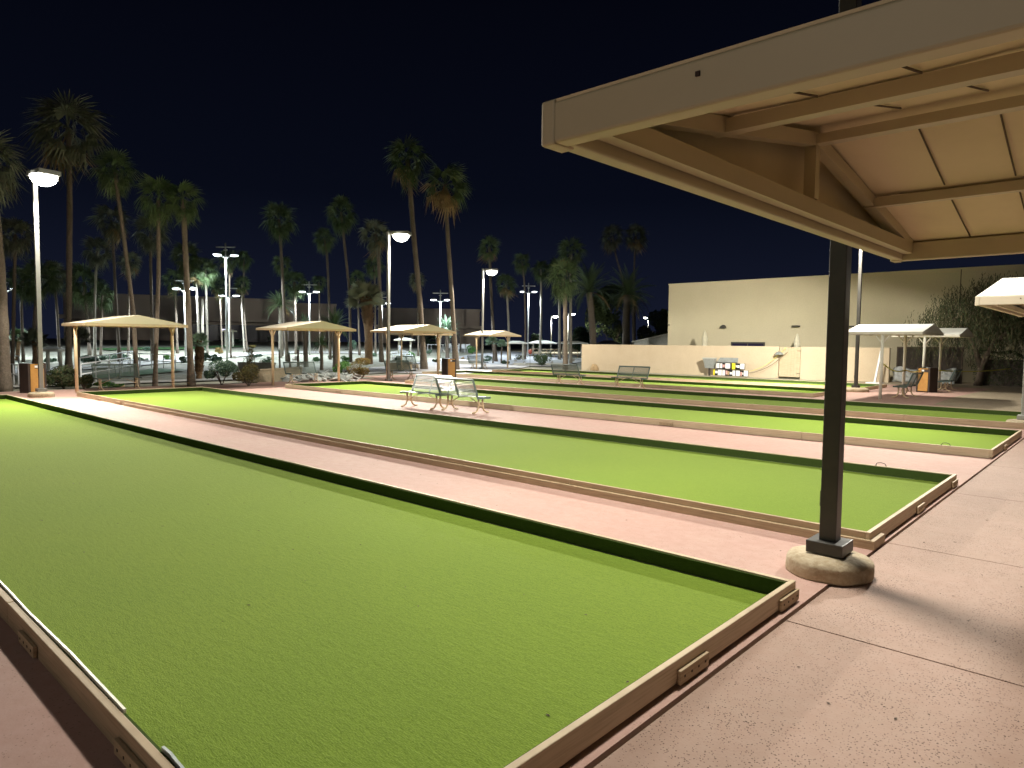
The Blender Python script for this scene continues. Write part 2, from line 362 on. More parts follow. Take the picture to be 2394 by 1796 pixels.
# ------------------------------------------------------------------ bocce courts
TOP = .148
def court(x0, x1, y0, y1, label, old=True, plates_front=(), plates_end=(), handles=(), step=False):
    g = empty('bocce_court', ((x0+x1)/2, (y0+y1)/2, 0), 0, label, 'bocce court', 'bocce courts side by side on the terrace')
    cx, cy = (x0+x1)/2, (y0+y1)/2; hx, hy = (x1-x0)/2, (y1-y0)/2; th = .042; li = .018
    t = MB(); n = 60
    t.bb((-hx+th, -hy+th, .002), (hx-th, hy-th, .016)); t.build('turf', 'artificial_turf', g)
    seg = 4.05
    for sy, nm in ((-1, 'near'), (1, 'far')):
        b = MB(); x = -hx+th; i = 0
        while x < hx-th-.01:
            e_ = min(x+seg, hx-th); w = .0025*((i*7) % 3-1)
            ya, yb = sorted((sy*(hy-th), sy*hy+w)); b.bb((x+.002, ya, .0), (e_-.002, yb, TOP+.002*((i*5) % 3-1))); x = e_; i += 1
        b.build('side_board', 'old_board' if (old and sy < 0) else 'painted_board', g, bevel=.004)
        ya, yb = sorted((sy*(hy-th), sy*(hy-th-li))); b = MB(); b.bb((-hx+th, ya, .014), (hx-th, yb, TOP-.012)); b.build('lining', 'green_lining', g)
    for sx in (-1, 1):
        xa, xb = sorted((sx*(hx-th), sx*hx)); b = MB(); b.bb((xa+.001, -hy, .016 if sx > 0 else 0), (xb-.001, hy, TOP+.004)); b.build('end_board', 'painted_board', g, bevel=.005)
        xa, xb = sorted((sx*(hx-th), sx*(hx-th-li))); b = MB(); b.bb((xa, -hy+th, .014), (xb, hy-th, TOP-.014)); b.build('lining', 'green_lining', g)
    for sy in (-1, 1): b = MB(); b.bb((-hx+.5, sy*(hy-th-li)-.004, .017), (hx-.5, sy*(hy-th-li)+.004, .0185)); b.build('turf_edge_strip', 'steel_strip', g)
    def plate(p, d, ax):
        b = MB(); b.box(p, d); o = b.build('splice_plate', 'old_board', g, bevel=.003)
        L = d[0] if ax == 'x' else d[1]
        for k in (-.36, -.12, .12, .36):
            s_ = MB()
            c = (p[0]+k*L, p[1]-d[1]/2-.001, p[2]) if ax == 'x' else (p[0]+d[0]/2+.001, p[1]+k*L, p[2]+.0)
            s_.box(c, (.012, .003, .012) if ax == 'x' else (.003, .012, .012))
            s_.build('screw', 'rusty_screw', o)
    for x in plates_front: plate((x-cx, -hy-.012, .048), (.34, .022, .07), 'x')
    for y in plates_end: plate((hx+.012, y-cy, .052), (.022, .34, .08), 'y')
    for (x, s_) in handles:
        b = MB(); b.tube([(x-cx-.07, s_*(hy-.02), TOP), (x-cx-.055, s_*(hy-.02), TOP+.035), (x-cx, s_*(hy-.02), TOP+.048), (x-cx+.055, s_*(hy-.02), TOP+.035), (x-cx+.07, s_*(hy-.02), TOP)], .006, 6)
        b.build('handle', 'dark_bronze', g, True)
    return g
c1 = court(-25.75, -1.82, 1.05, 5.16, 'nearest bocce court, its bright green turf filling the foreground', plates_front=(-8.2, -4.9, -3.2), plates_end=(3.55, 5.0))
for xa, xb in ((-9.5, -3.46), (-3.02, -1.95)):
    b = MB(); n = 14
    for i in range(n):
        x0, x1 = xa+(xb-xa)*i/n, xa+(xb-xa)*(i+1)/n; w0 = .004*math.sin(i*1.7); w1 = .004*math.sin((i+1)*1.7)
        b.bar((x0+13.785, 1.110-3.105+w0, .125), (x1+13.785, 1.110-3.105+w1, .125), .012, .062)
    b.build('metal_edging', 'white_steel' if xa < -5 else 'steel_strip', c1)
c2 = court(-25.65, -1.80, 6.99, 11.10, 'second nearest bocce court, behind the round footing of the dark lamp post', plates_front=[-23.5+1.72*i for i in range(13)], plates_end=(8.95, 10.9), handles=((-2.75, 1),))
b = MB(); b.bb((-7.5, -2.055-.045, 0), (11.925+.02, -2.056, .085)); b.build('base_rail', 'old_board', c2, bevel=.004)
b = MB(); b.bb((11.926, -2.10, .0), (11.926+.045, -1.72, .085)); b.build('corner_plate', 'old_board', c2, bevel=.004)
c3 = court(-25.3, -1.80, 14.22, 18.12, 'third bocce court, just behind the pair of benches in the middle walk', old=False, plates_end=(15.6,), plates_front=(-21.5, -8.1), handles=((-2.5, -1),))
c4 = court(-24.75, -1.90, 19.88, 23.52, 'fourth bocce court, beyond the third with only a narrow gap between them', old=False)
c5 = court(-31.0, -8.84, 26.15, 29.70, 'fifth bocce court, starting behind the two far benches', old=False)
c6 = court(-30.7, -8.66, 31.70, 35.35, 'farthest bocce court, running along the foot of the stucco wall', old=False)

# ------------------------------------------------------------------ shade canopies
def canopy(x, y, z, label, cloth, steel, near=False, Lx=2.55, Wy=3.4, zb=2.33, zr=2.73, name='shade_canopy', group='shade canopies over the benches', brace=True, post=.055):
    g = empty(name, (x, y, z), 0, label, 'canopy', group); hx, hy = Lx/2, Wy/2; fz = zb+.088
    b = MB()   # cloth: two slopes with closed gable ends, 8 mm thick
    k = 9; vs = []; fs = []
    for side in (-1, 1):
        for i in range(k+1):
            xx = -hx+.004+(Lx-.008)*i/k; sag = 0.010*math.sin(math.pi*((i*3) % k)/k)
            for j in range(4):
                q = j/3; vs.append((xx, side*(hy-.004)*(1-q), fz+(zr-fz)*q-sag*math.sin(math.pi*q)))
        o = (0 if side < 0 else (k+1)*4)
        for i in range(k):
            for j in range(3):
                a = o+i*4+j; f_ = (a, a+4, a+5, a+1); fs.append(f_ if side < 0 else f_[::-1])
    b.add(vs, fs)
    for sx in (-1, 1):
        xx = sx*(hx-.004); b.add([(xx, -hy+.004, fz), (xx, hy-.004, fz), (xx, 0, zr)], [(0, 1, 2) if sx > 0 else (2, 1, 0)])
    r = b.build('roof_cloth', cloth, g); so = r.modifiers.new('thick', 'SOLIDIFY'); so.thickness = .006; so.offset = 1
    th = .05
    def pc(nm, m, fn, sm=False, bev=0):
        b = MB(); fn(b); return b.build(nm, m, g, sm, bevel=bev)
    bv = .006 if near else 0
    pc('fascia', steel, lambda b: b.bb((-hx, -hy, zb), (hx, -hy+th, fz)), bev=bv); pc('fascia', steel, lambda b: b.bb((-hx, hy-th, zb), (hx, hy, fz)), bev=bv)
    for sx in (-1, 1): pc('fascia', steel, lambda b: b.bb((sx*(hx-.002), -hy+th, zb+.002), (sx*(hx-th), hy-th, fz-.002)), bev=bv)
    if near:
        for sx in (-1, 1):
            for sy in (-1, 1): pc('corner_cap', steel, lambda b: b.bb((sx*(hx-.036), sy*(hy+.003), zb-.004), (sx*(hx+.004), sy*(hy-.07), fz+.006)), bev=.006)
        for xx in (-.9, -.2, .5): pc('screw', 'rusty_screw', lambda b: b.box((xx, -hy-.001, zb+.06), (.009, .004, .009)))
        pc('screw', 'rusty_screw', lambda b: b.box((-hx-.006, -hy+.03, zb+.05), (.004, .01, .01)))
    ins = .075
    for xx in (-hx+ins, hx-ins):
        for sy in (-1, 1): pc('rafter', steel, lambda b: b.bar((xx, sy*(hy-.052), fz-.006), (xx, 0, zr-.045), .04, .045))
        pc('tie_beam', steel, lambda b: b.bar((xx, -hy+.053, zb+.058), (xx, hy-.053, zb+.058), .04, .055))
        pc('king_post', steel, lambda b: b.bb((xx-.02, -.02, zb+.09), (xx+.02, .02, zr-.07)))
    pc('ridge_beam', steel, lambda b: b.bb((-hx+.05, -.024, zr-.068), (hx-.05, .024, zr-.035)))
    for sy in (-1, 1):
        yy = sy*hy*.5; zz = fz+(zr-fz)*.5-.035; pc('purlin', steel, lambda b: b.bb((-hx+.05, yy-.02, zz-.02), (hx-.05, yy+.02, zz+.018)))
    if near:
        b = MB()
        for xx in [-.94+.232*i for i in range(9)]:
            for sy in (-1, 1):
                for (q0, q1) in ((.04, .46), (.54, .93)):
                    b = MB()
                    P = [(xx+.05*q, sy*hy*(1-q), fz+(zr-fz)*q-.006-.010*math.sin(math.pi*q)) for q in [q0+(q1-q0)*i/6 for i in range(7)]]
                    b.tube(P, .0032, 5); b.build('seam', 'seam_thread', g)
    for sy in (-1, 1):
        yy = sy*(hy-.08)
        b = MB(); b.tube([(0, yy, 0), (0, yy, zb)], post, 12); b.build('post', steel, g, True)
        for sx in (-1, 1): pc('brace', steel, lambda b: b.tube([(sx*.03, yy, zb-.30), (sx*.26, yy, zb+.01)], .024, 6), True)
    return g
cN = canopy(.29, 2.575, 0, 'big tan cloth canopy overhead, its gabled underside filling the upper right corner', 'canopy_cloth', 'tan_steel', near=True, Wy=2.8, zb=2.337, zr=2.685); cN.rotation_euler.z = R(-.7)
canopy(-.01, 10.15, 0, 'white roofed canopy cut off by the right edge, beyond the overhead tan one', 'white_cloth', 'canopy_cloth_pale', near=True)
canopy(-6.87, 28.8, 0, 'white canopy over the orange fronted bin and bench in front of the dark gateway', 'white_cloth', 'white_steel')
canopy(-6.87, 35.3, 0, 'white canopy behind the other white one, nearest the dark drooping tree', 'white_cloth', 'white_steel')
canopy(-27.4, 9.1, 0, 'leftmost tan canopy, shading a bench beside the tall left lamp post', 'canopy_cloth_pale', 'cream_steel')
canopy(-27.1, 16.3, 0, 'tan canopy over a bench between orange tipped shrubs', 'canopy_cloth_pale', 'cream_steel')
canopy(-26.9, 22.15, 0, 'tan canopy just right of the bright lamp post, in front of its twin', 'canopy_cloth_pale', 'cream_steel')
canopy(-35.2, 29.6, 0, 'tan canopy mostly hidden behind another, left of the leaning palm trunk', 'canopy_cloth_pale', 'cream_steel')
canopy(-34.7, 35.9, 0, 'small tan canopy beside the third bright lamp post', 'canopy_cloth_pale', 'cream_steel')

# ------------------------------------------------------------------ benches
def bench_proto():
    g = empty('park_bench', (0, 0, 0)); L = 1.55
    b = MB()                     # seat slats: 40 mm flat bars running lengthwise; bench faces -Y
    for i in range(8): b.bb((-L/2, -.24+i*.055, .425+.004*abs(i-3)), (L/2, -.24+i*.055+.034, .435+.004*abs(i-3)))
    b.build('seat', 'bench_green', g)
    b = MB(); n = 11
    for i in range(n):
        q = (i+.6)/n; y = .21+.17*q; z = .46+.44*q
        b.box((0, y, z), (L, .010, .022), Matrix.Rotation(-.36, 3, 'X'))
    b.tube([(-L/2, .395, .915), (L/2, .395, .915)], .026, 8)
    b.build('backrest', 'bench_green', g)
    for sx in (-1, 0, 1):
        b = MB(); x = sx*(L/2-.012)
        b.bb((x-.012, -.25, .395 if sx else .40), (x+.012, .215, .452 if sx else .424))
        b.bar((x, .205, .42), (x, .40, .93), .026 if sx else .016, .055 if sx else .03)
        b.build('side_frame', 'bench_green', g)
    for sx in (-1, 1):
        for sy in (-1, 1):
            b = MB(); x = sx*(L/2-.15)
            P = [(x, -.02+sy*.075, .41), (x, -.02+sy*.07, .25), (x, -.02+sy*.085, .15), (x, -.02+sy*.135, .07), (x, -.02+sy*.21, .03), (x, -.02+sy*.29, .024)]
            b.tube(P, .026, 10); b.build('leg', 'bench_leg_tan', g, True)
        b = MB(); x = sx*(L/2-.15); b.tube([(x, -.09, .20), (x, .05, .20)], .012, 6)
        b.tube([(x, -.02, .21), (sx*.22, -.02, .40)], .012, 6); b.build('stay', 'bench_leg_tan', g, True)
    return g
bp = bench_proto(); used = [False]
def bench(x, y, rz, label, sc=1):
    o = bp if not used[0] else copy_tree(bp); used[0] = True
    o.location = (x, y, 0); o.rotation_euler = (0, 0, rz)
    return tag(o, label, 'bench', 'green slatted benches around the courts')
bench(-15.2, 12.9, 0.02, 'left bench of the pair in the middle walk, facing the camera')
bench(-13.62, 13.0, R(180)-.03, 'right bench of the pair in the middle walk, seen from behind')
bench(-19.55, 25.35, R(180), 'slatted bench seen from behind, left of the front facing one before the wall')
bench(-16.25, 25.3, 0, 'lone slatted bench facing the camera in front of the long stucco wall')
bench(-28.3, 9.1, R(90), 'dark slatted bench under the leftmost canopy, in front of garden rails')
bench(-27.9, 16.6, R(90), 'dark slatted bench under the canopy in front of the broken slate bed')
bench(-27.7, 22.0, R(90), 'bench under the canopy right of the second bright lamp post')
bench(-35.9, 29.2, R(90), 'bench behind, backed by the leaning palm and bright gravel')
bench(-35.5, 35.3, R(90), 'bench under the small canopy by the third bright lamp post')
bench(-6.5, 29.1, R(-90), 'dark bench seen end on, left of the orange fronted bin')
bench(-6.2, 34.9, R(-90), 'dark bench seen end on, right of the bin and nearest the drooping tree')

# ------------------------------------------------------------------ litter bins
def bin_proto():
    g = empty('litter_bin', (0, 0, 0)); w, d, h = .56, .50, 1.03
    b = MB(); b.bb((-w/2+.05, -d/2+.012, .04), (w/2-.05, d/2-.012, .97)); b.build('body', 'bin_side', g)
    for sx in (-1, 1):
        b = MB(); x = sx*(w/2-.012)
        b.bb((x-.035, -d/2, .0), (x+.035, d/2, h)); b.build('side_panel', 'bin_side', g, bevel=.008)
    for sy in (-1, 1):
        b = MB(); b.bb((-w/2+.06, sy*(d/2-.011), .05), (w/2-.06, sy*(d/2+.004), .84)); b.build('front_panel', 'bin_front', g)
        b = MB(); b.bb((-w/2+.06, sy*(d/2-.011), .97), (w/2-.06, sy*(d/2+.004), 1.0)); 
        b.bb((-w/2+.06, sy*(d/2-.011), .842), (-.08, sy*(d/2+.004), .968)); b.build('header', 'bin_front', g)
        b = MB(); b.bb((-.075, sy*(d/2-.02), .87), (.03, sy*(d/2-.008), .95)); b.build('notice', 'sign_white', g)
    b = MB(); b.bb((-w/2+.04, -d/2+.02, .972), (w/2-.04, d/2-.02, 1.0)); b.build('lid', 'bin_side', g)
    return g
b1 = bin_proto(); tag(b1, 'orange fronted litter bin at the far left, beside the lamp post footing', 'litter bin', 'orange and dark brown litter bins')
b1.location = (-28.3, 6.75-.35, 0); b1.rotation_euler = (0, 0, R(108))
b2 = copy_tree(b1); b2.location = (*spot(1026, 877.5, 0).xy, 0); b2['label'] = 'orange fronted litter bin behind the pair of benches, under a tan canopy'; b2.rotation_euler = (0, 0, R(83))
b2.location = (-27.3, 24.9, 0)
b3 = copy_tree(b1); b3.location = (*spot(2166, 917, 0).xy, 0); b3['label'] = 'orange fronted litter bin at the right, between two dark benches'; b3.rotation_euler = (0, 0, R(-25))

# ------------------------------------------------------------------ lamps
LIGHTS = []
def lightsrc(name, p, power, col, parent, angle=168, blend=.15, rad=.26):
    l = bpy.data.lights.new(name, 'SPOT'); l.energy = power; l.color = col; l.spot_size = R(angle); l.spot_blend = blend; l.shadow_soft_size = rad
    o = bpy.data.objects.new(name, l); COL.objects.link(o); o.parent = parent; o.location = p; return o
WARM = (1.0, .95, .83); COOL = (.80, .92, 1.0); NEUT = (.98, .98, .86)
def lamp_post(x, y, label, power, col=WARM, h=7.1, arm=(1, 0), pole='grey_pole', footing=True, sq=True, w=.125, hd=.88, base=0., lens='lamp_lens', foot_r=.36, reach=.12, twin=False, aim=None, throw=0, name='lamp_post', group='square lamp posts lighting the courts', plate=True):
    g = empty(name, (x, y, base), 0, label, 'lamp post', group); f = 0
    if footing:
        b = MB(); b.lathe([(foot_r*1.0, 0), (foot_r*1.01, .02), (foot_r*1.01, .06), (foot_r*1.0, .105), (foot_r*.985, .118), (foot_r*.93, .138), (foot_r*.80, .155), (foot_r*.55, .166), (foot_r*.3, .172), (.02, .173)], 56, jit=.03)
        b.build('footing', 'footing_concrete', g, True); f = .172
    if plate:
        b = MB(); b.box((0, 0, f+.055), (w*2.15, w*2.15, .10)); b.build('base_cover', pole, g, bevel=.006)
    b = MB()
    if sq: b.box((0, 0, (h+f)/2), (w, w, h-f))
    else: b.tube([(0, 0, f), (0, 0, h)], [w/2, w/2*.72], 14)
    b.build('pole', pole, g, not sq, bevel=.008 if sq else 0)
    if plate:
        b = MB(); b.box((-w/2-.006, 0, .62), (.014, .07, .13)); b.build('hand_hole', pole, g)
    for s_a in ((1, -1) if twin else (1,)):
      a = Vector((arm[0], arm[1], 0)).normalized()*s_a; rz = math.atan2(a.y, a.x); c = a*(w/2+reach+hd/2)
      b = MB(); b.box(tuple(a*(w/2+reach/2)+Vector((0, 0, h-.12))), (reach+.02, .06, .08), rz); b.build('arm', pole, g)
      b = MB(); b.box((c.x, c.y, h-.10), (hd, hd*.72, .15), rz); hd_o = b.build('lamp_head', pole, g, bevel=.02)
      b = MB(); b.lathe([(.02, -.30), (.10*hd/.6, -.285), (.19*hd/.6, -.21), (.245*hd/.6, -.10), (.25*hd/.6, 0)], 20, (c.x, c.y, h-.178)); b.build('lens', lens, hd_o, True)
      ld = lightsrc('lamp_light', (c.x, c.y, h-.54), power/(2 if twin else 1), col, g, angle=152 if (aim and not twin) else 168)
      if aim and not twin:
        dd = Vector((aim[0]-x-c.x, aim[1]-y-c.y, 0)).normalized()*math.sin(R(20))+Vector((0, 0, -math.cos(R(20)))); ld.rotation_euler = dd.to_track_quat('-Z', 'Y').to_euler()
      if aim and s_a == 1:
        lo = lightsrc('throw_light', (c.x, c.y, h-.54), throw, col, g, angle=112, blend=1.0)
        d = Vector((aim[0]-x-c.x, aim[1]-y-c.y, -(h-.34))); lo.rotation_euler = d.to_track_quat('-Z', 'Y').to_euler()
    return g
P0 = 5200; TH = 10300
lamp_post(-1.86, 6.02, 'dark square lamp post on a round concrete footing, passing behind the overhead canopy', P0*.42, aim=(-11, 9.5), throw=TH*.12, arm=(-1, .4), pole='dark_bronze', w=.135, reach=.45, foot_r=.335)
lamp_post(-2.02, 20.6, 'lamp post at the right edge, beyond the third court, barely in view', P0*.32, aim=(-10.5, 8), throw=TH*1.15, arm=(-1, .1), pole='galvanised_pole')
lamp_post(-26.1, 6.12, 'tall bright lamp post on the left, beside the orange fronted bin', P0*.55, aim=(-18, 6.5), throw=TH*1.05, arm=(1, .15))
lamp_post(-26.65, 20.4, 'bright lamp post left of centre, in front of a tan canopy', P0*.8, aim=(-15.5, 11), throw=TH*1.7, arm=(.8, .5), footing=False)
lamp_post(-34.6, 34.75, 'third bright lamp post, just right of the two tallest palms', P0*.9, aim=(-22, 29), throw=TH*1.1, arm=(.8, .6), footing=False)
lamp_post(-8.78, 31.0, 'grey lamp post rising behind the dark foreground post, beside the white canopies', P0*.7, aim=(-18, 35), throw=TH*1.9, arm=(-.5, -.8), pole='dark_bronze', foot_r=.5, reach=.5)
lamp_post(-1.86, -8.4, 'lamp post of the same row standing behind the viewer', 460, arm=(-1, 0))  # extra out-of-view lamp, added to lift the near canopy's dark front fascia

def flood_post(px, py, hpy, label, power=2600, heads=((-1, .0), (1, .0)), col=COOL, w=.16, cross=True):
    p = spot(px, py); h = level(px+1, hpy, p)-p.z; dpt = deep(p)
    g = empty('floodlight_mast', p, YAW, label, 'floodlight', 'floodlight masts over the garden putting course')
    b = MB(); b.tube([(0, 0, -.1), (0, 0, h*.5), (0, 0, h*.51), (0, 0, h+.9)], [w/2, w*.46, w*.36, w*.3], 10); b.build('pole', 'galvanised_pole', g, True)
    b = MB(); b.bb((-.7, -.04, h+.55), (.7, .04, h+.62)); b.bb((-.12, -.10, h+.35), (.12, .10, h+.42)); b.bb((-.12, -.1, h-.22), (.12, .1, h-.14)); b.build('crossbar', 'galvanised_pole', g)
    for k, (sx, sy) in enumerate(heads):
        b = MB(); n = Vector((sx, sy, 0)).normalized(); c = n*.62
        b.tube([n*.05+Vector((0, 0, h-.18)), c+Vector((0, 0, h-.02))], .03, 6); hb = b.build('arm', 'galvanised_pole', g)
        b = MB(); b.lathe([(.10, .14), (.27, .05), (.30, -.01)], 14, (c.x, c.y, h)); b.build('reflector', 'galvanised_pole', hb, True)
        b = MB(); b.lathe([(.03, -.09), (.20, -.06), (.28, -.012)], 14, (c.x, c.y, h)); b.build('lens', 'lamp_lens_cool', hb, True)
    lightsrc('flood_light', (0, -.12, h-.25), power, col, g, angle=146, rad=.3)
    return g
FP = 4400
flood_post(531, 842, 597, 'tallest floodlight mast with two lit heads, right of the leftmost canopy', FP*1.0, ((-1, .1), (1, .1), (-.7, -.6)))
flood_post(434, 834, 675, 'floodlight mast seen between palm trunks just right of the leftmost canopy', FP*.9)
flood_post(537, 826, 691, 'small floodlight mast directly behind the tallest one', FP*.8)
flood_post(724, 830, 682, 'white lit floodlight mast above the second canopy', FP*.95)
flood_post(1029, 838, 701, 'floodlight mast behind the bright feathery date palm', FP*.95)
flood_post(1234, 836, 682, 'floodlight mast right of the third bright lamp post', FP*.8)
flood_post(18, 838, 675, 'floodlight mast at the left edge behind dark palms', FP*.8)
flood_post(893, 826, 709, 'distant floodlight mast half hidden by the shaggy palm', FP*.6)
for (px, py, hy_, lab, ar, pw) in ((1288, 824, 742, 'small far lamp post among palms, left one of two', (1, .3), 1.0), (1327, 824, 736, 'small far lamp post with a double lit head', (1, .6), 1.0), (1514, 820, 744, 'far lamp post left of the beige building', (-1, -.3), .8), (1300, 828, 770, 'far lamp post hidden among picnic canopies', (1, 0), .5)):
    if hy_ == 770: continue
    p = spot(px, py)
    lamp_post(p.x, p.y, lab, P0*pw*1.3, WARM, h=level(px, hy_, p)-p.z+.35, arm=ar, footing=False, sq=False, w=.22, hd=1.3, base=p.z, plate=False, pole='galvanised_pole', group='far lamp posts by the picnic canopies')
# ------------------------------------------------------------------ stucco wall, gate, beige building
WY = 40.2
WT = 1.84
g = empty('stucco_wall', (-20, WY, 0), 0, 'long low stucco wall behind the farthest court, with a wooden gate in it', 'wall')
b = MB()
b.bb((-9.9, 0, -.1), (4.35, .22, WT)); b.build('wall_panel', 'stucco', g, bevel=.015); b = MB(); b.bb((5.62, 0, -.1), (10.2, .22, WT)); b.build('wall_panel', 'stucco', g, bevel=.015)
b = MB()
for i in range(7): b.bb((4.40+i*.17, .03, .09), (4.40+i*.17+.163, .07, 1.80))
for z in (.3, 1.5): b.bb((4.36, .071, z), (5.6, .11, z+.09))
gt = b.build('gate', 'gate_wood', g)
for z in (.28, 1.58): b = MB(); b.bb((5.42, .02, z), (5.60, .029, z+.03)); b.build('hinge', 'rusty_screw', gt)
g = empty('beige_building', (-16, 44, 0), 0, 'large plain beige stucco building rising behind the low wall', 'building')
b = MB(); b.bb((-9.1, 0, -.2), (34, 26, 6.12)); b.bb((-9.13, -.03, 6.12), (34.03, 26.03, 6.19)); b.build('facade', 'building_stucco', g)
b = MB(); b.bb((-4.25, -.02, 0), (-2.1, -.002, 2.02)); b.build('window', 'far_window', g)
b = MB(); 
b.bb((-4.32, -.05, 2.0), (-2.02, -.004, 2.10)); b.bb((-4.32, -.05, 0), (-4.24, -.004, 2.0)); b.bb((-3.2, -.05, 0), (-3.14, -.021, 2.0)); b.bb((-2.1, -.05, 0), (-2.02, -.004, 2.0)); b.build('window_frame', 'dark_bronze', g)
for xj in (2.2, 8.6, 15.0): b = MB(); b.bb((xj-.02, -.006, 0), (xj+.02, -.0005, 6.1)); b.build('expansion_joint', 'dark_void', g)
for (px, y_, kind) in ((1689, 765, 'dome'), (1861, 763, 'slab'), (1996, 764, 'slab'), (1563, 760, 'tiny')):
    d = sight(px, y_); x = d.x/d.y*43.9; z = EYE+d.z/d.y*43.9
    b = MB()
    if kind == 'dome':
        n = 12; vs = [(-.24*math.cos(math.pi*i/n), -.18*q, .24*math.sin(math.pi*i/n)) for q in (0, 1) for i in range(n+1)]
        vs = [(v[0]*(1 if v[1] == 0 else .75), v[1], v[2]*(1 if v[1] == 0 else .7)) for v in vs]
        b.add([(v[0]+x+16, v[1]-.003, v[2]+z-.08) for v in vs], [(i, i+1, i+n+2, i+n+1) for i in range(n)]+[tuple(range(n+1, 2*n+2)), tuple(range(n, -1, -1)), (0, n+1, 2*n+1, n)])
    elif kind == 'slab': b.bb((x+16-.22, -.25, z-.04), (x+16+.22, -.003, z+.05))
    else: b.bb((x+16-.05, -.1, z-.03), (x+16+.05, -.003, z+.03))
    b.build('wall_lamp', 'dark_bronze', g)
g = empty('service_gateway', (-9.0, 42.2, 0), 0, 'dark brown double gateway right of the wall end, behind the white canopies', 'gate')
for xa, xb in ((-.86, .62), (.66, 2.1)): b = MB(); b.bb((xa, 0, 0), (xb, .06, 1.82)); b.build('gate_panel', 'dark_void', g)
b = MB(); b.bb((-.92, -.04, 0), (-.86, .1, 1.9)); b.bb((.62, -.04, 0), (.66, .1, 1.9)); b.bb((2.1, -.04, 0), (2.16, .1, 1.9)); b.bb((-.86, -.04, 1.82), (2.1, .1, 1.9)); b.build('gate_frame', 'bark', g)
# grey lean-to left of the building
g = empty('grey_shed', (-28.6, 47, 0), 0, 'small grey shed roof peeking over the wall left of the beige building', 'shed')
b = MB(); b.add([(-1.2, 0, 0), (2.3, 0, 0), (2.3, 0, 2.75), (-1.2, 0, 2.05), (-1.2, 4, 0), (2.3, 4, 0), (2.3, 4, 2.75), (-1.2, 4, 2.05)], [(0, 1, 2, 3), (7, 6, 5, 4), (0, 3, 7, 4), (1, 5, 6, 2)]); b.build('wall_panel', 'grey_plastic', g)
b = MB(); b.bar((-1.35, 2, 2.06), (2.4, 2, 2.80), 4.3, .06); b.build('roof', 'galvanised_pole', g)
# far dark buildings behind the garden
def far_building(pl, pr, D, ytop, label, hh=None, win=()):
    a = sight(pl, 800); c = sight(pr, 800); A = Vector((a.x, a.y, 0)).normalized()*D; C_ = Vector((c.x, c.y, 0)).normalized()*D
    h = level(pl, ytop, A); L = (C_-A).length; ang = math.atan2((C_-A).y, (C_-A).x)
    g = empty('clubhouse', A, ang, label, 'building', 'dark buildings behind the palms')
    b = MB(); b.bb((0, 0, -1), (L, 14, h)); b.bb((-.1, -.1, h), (L+.1, 14.1, h+.25)); b.build('wall', 'far_stucco', g)
    b = MB(); b.bb((-.3, -2.4, h*.60), (L+.3, -.02, h*.66)); b.build('verandah_roof', 'far_stucco', g)
    if win:
        for (q, w, lit) in win:
            b = MB(); b.bb((L*q, -.05, h*.18), (L*q+w, -.01, h*.55)); wn = b.build('window', 'far_window', g)
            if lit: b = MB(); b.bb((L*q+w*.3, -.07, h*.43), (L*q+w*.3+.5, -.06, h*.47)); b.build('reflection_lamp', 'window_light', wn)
    return g
far_building(150, 690, 92, 688, 'widest dark clubhouse behind the left palm grove, with a few dim windows', win=[(.5+.045*i, 1.6, i in (3,)) for i in range(10)])
far_building(695, 786, 98, 713, 'small dark building behind the second floodlit canopy, between larger ones')
far_building(884, 1122, 96, 724, 'dark clubhouse behind the bright lamp post and the tall palm pair', win=[(.1+.12*i, 1.4, False) for i in range(6)])

# ------------------------------------------------------------------ things along the wall
g = empty('sign_rack', (-19.6, WY-.75, 0), 0, 'black rack of white, yellow and pink sponsor signs in two rows against the wall', 'sign rack')
d0 = sight(1668, 870); d1 = sight(1749, 870); Y_ = WY-.75; xa = d0.x/d0.y*Y_; xb = d1.x/d1.y*Y_
g.location.x = xa
L = xb-xa
b = MB(); b.bb((0, -.03, .03), (L, .05, .40)); b.build('board', 'sign_black', g)
b = MB(); b.bb((.12, .10, .43), (L*.875, .17, .80)); b.build('board', 'sign_black', g)
def chip(u0, u1, v0, v1, m, row):
    zlo, zhi, y0 = (.05, .39, -.045) if row == 0 else (.45, .79, .085)
    W = L if row == 0 else L*.875-.12; xo = 0 if row == 0 else .12
    b = MB(); b.bb((xo+u0*W, y0, zlo+(zhi-zlo)*v0), (xo+u1*W, y0+.012, zlo+(zhi-zlo)*v1)); b.build('sign', m, g)
for u0, u1, v0, v1, m in ((.0, .12, .1, 1, 'sign_white'), (.145, .22, .1, .95, 'sign_white'), (.235, .31, .25, .75, 'sign_pink'), (.33, .50, .05, 1, 'sign_white'), (.565, .68, -.05, 1.05, 'sign_yellow'), (.70, .73, .3, .7, 'sign_white'), (.75, .83, .25, .7, 'sign_white'), (.85, 1.0, .05, 1, 'sign_white')): chip(u0, u1, v0, v1, m, 1)
for u0, u1, v0, v1, m in ((.0, .045, .0, 1, 'sign_yellow'), (.06, .13, .35, .8, 'sign_white'), (.14, .255, .0, 1, 'sign_white'), (.27, .35, 0, .95, 'sign_white'), (.37, .42, .2, .9, 'sign_pink'), (.425, .475, .1, .8, 'rock_tan'), (.49, .555, .25, .65, 'sign_white'), (.565, .645, .0, .95, 'sign_white'), (.665, .775, 0, .95, 'sign_white'), (.79, .835, .05, .75, 'sign_pink'), (.85, .875, .25, .65, 'sign_white'), (.89, 1.0, .0, 1, 'sign_white')): chip(u0, u1, v0, v1, m, 0)
def wallx(px): d = sight(px, 860); return d.x/d.y*(WY-.4)
b = MB(); x0 = wallx(1678); x1 = wallx(1726)
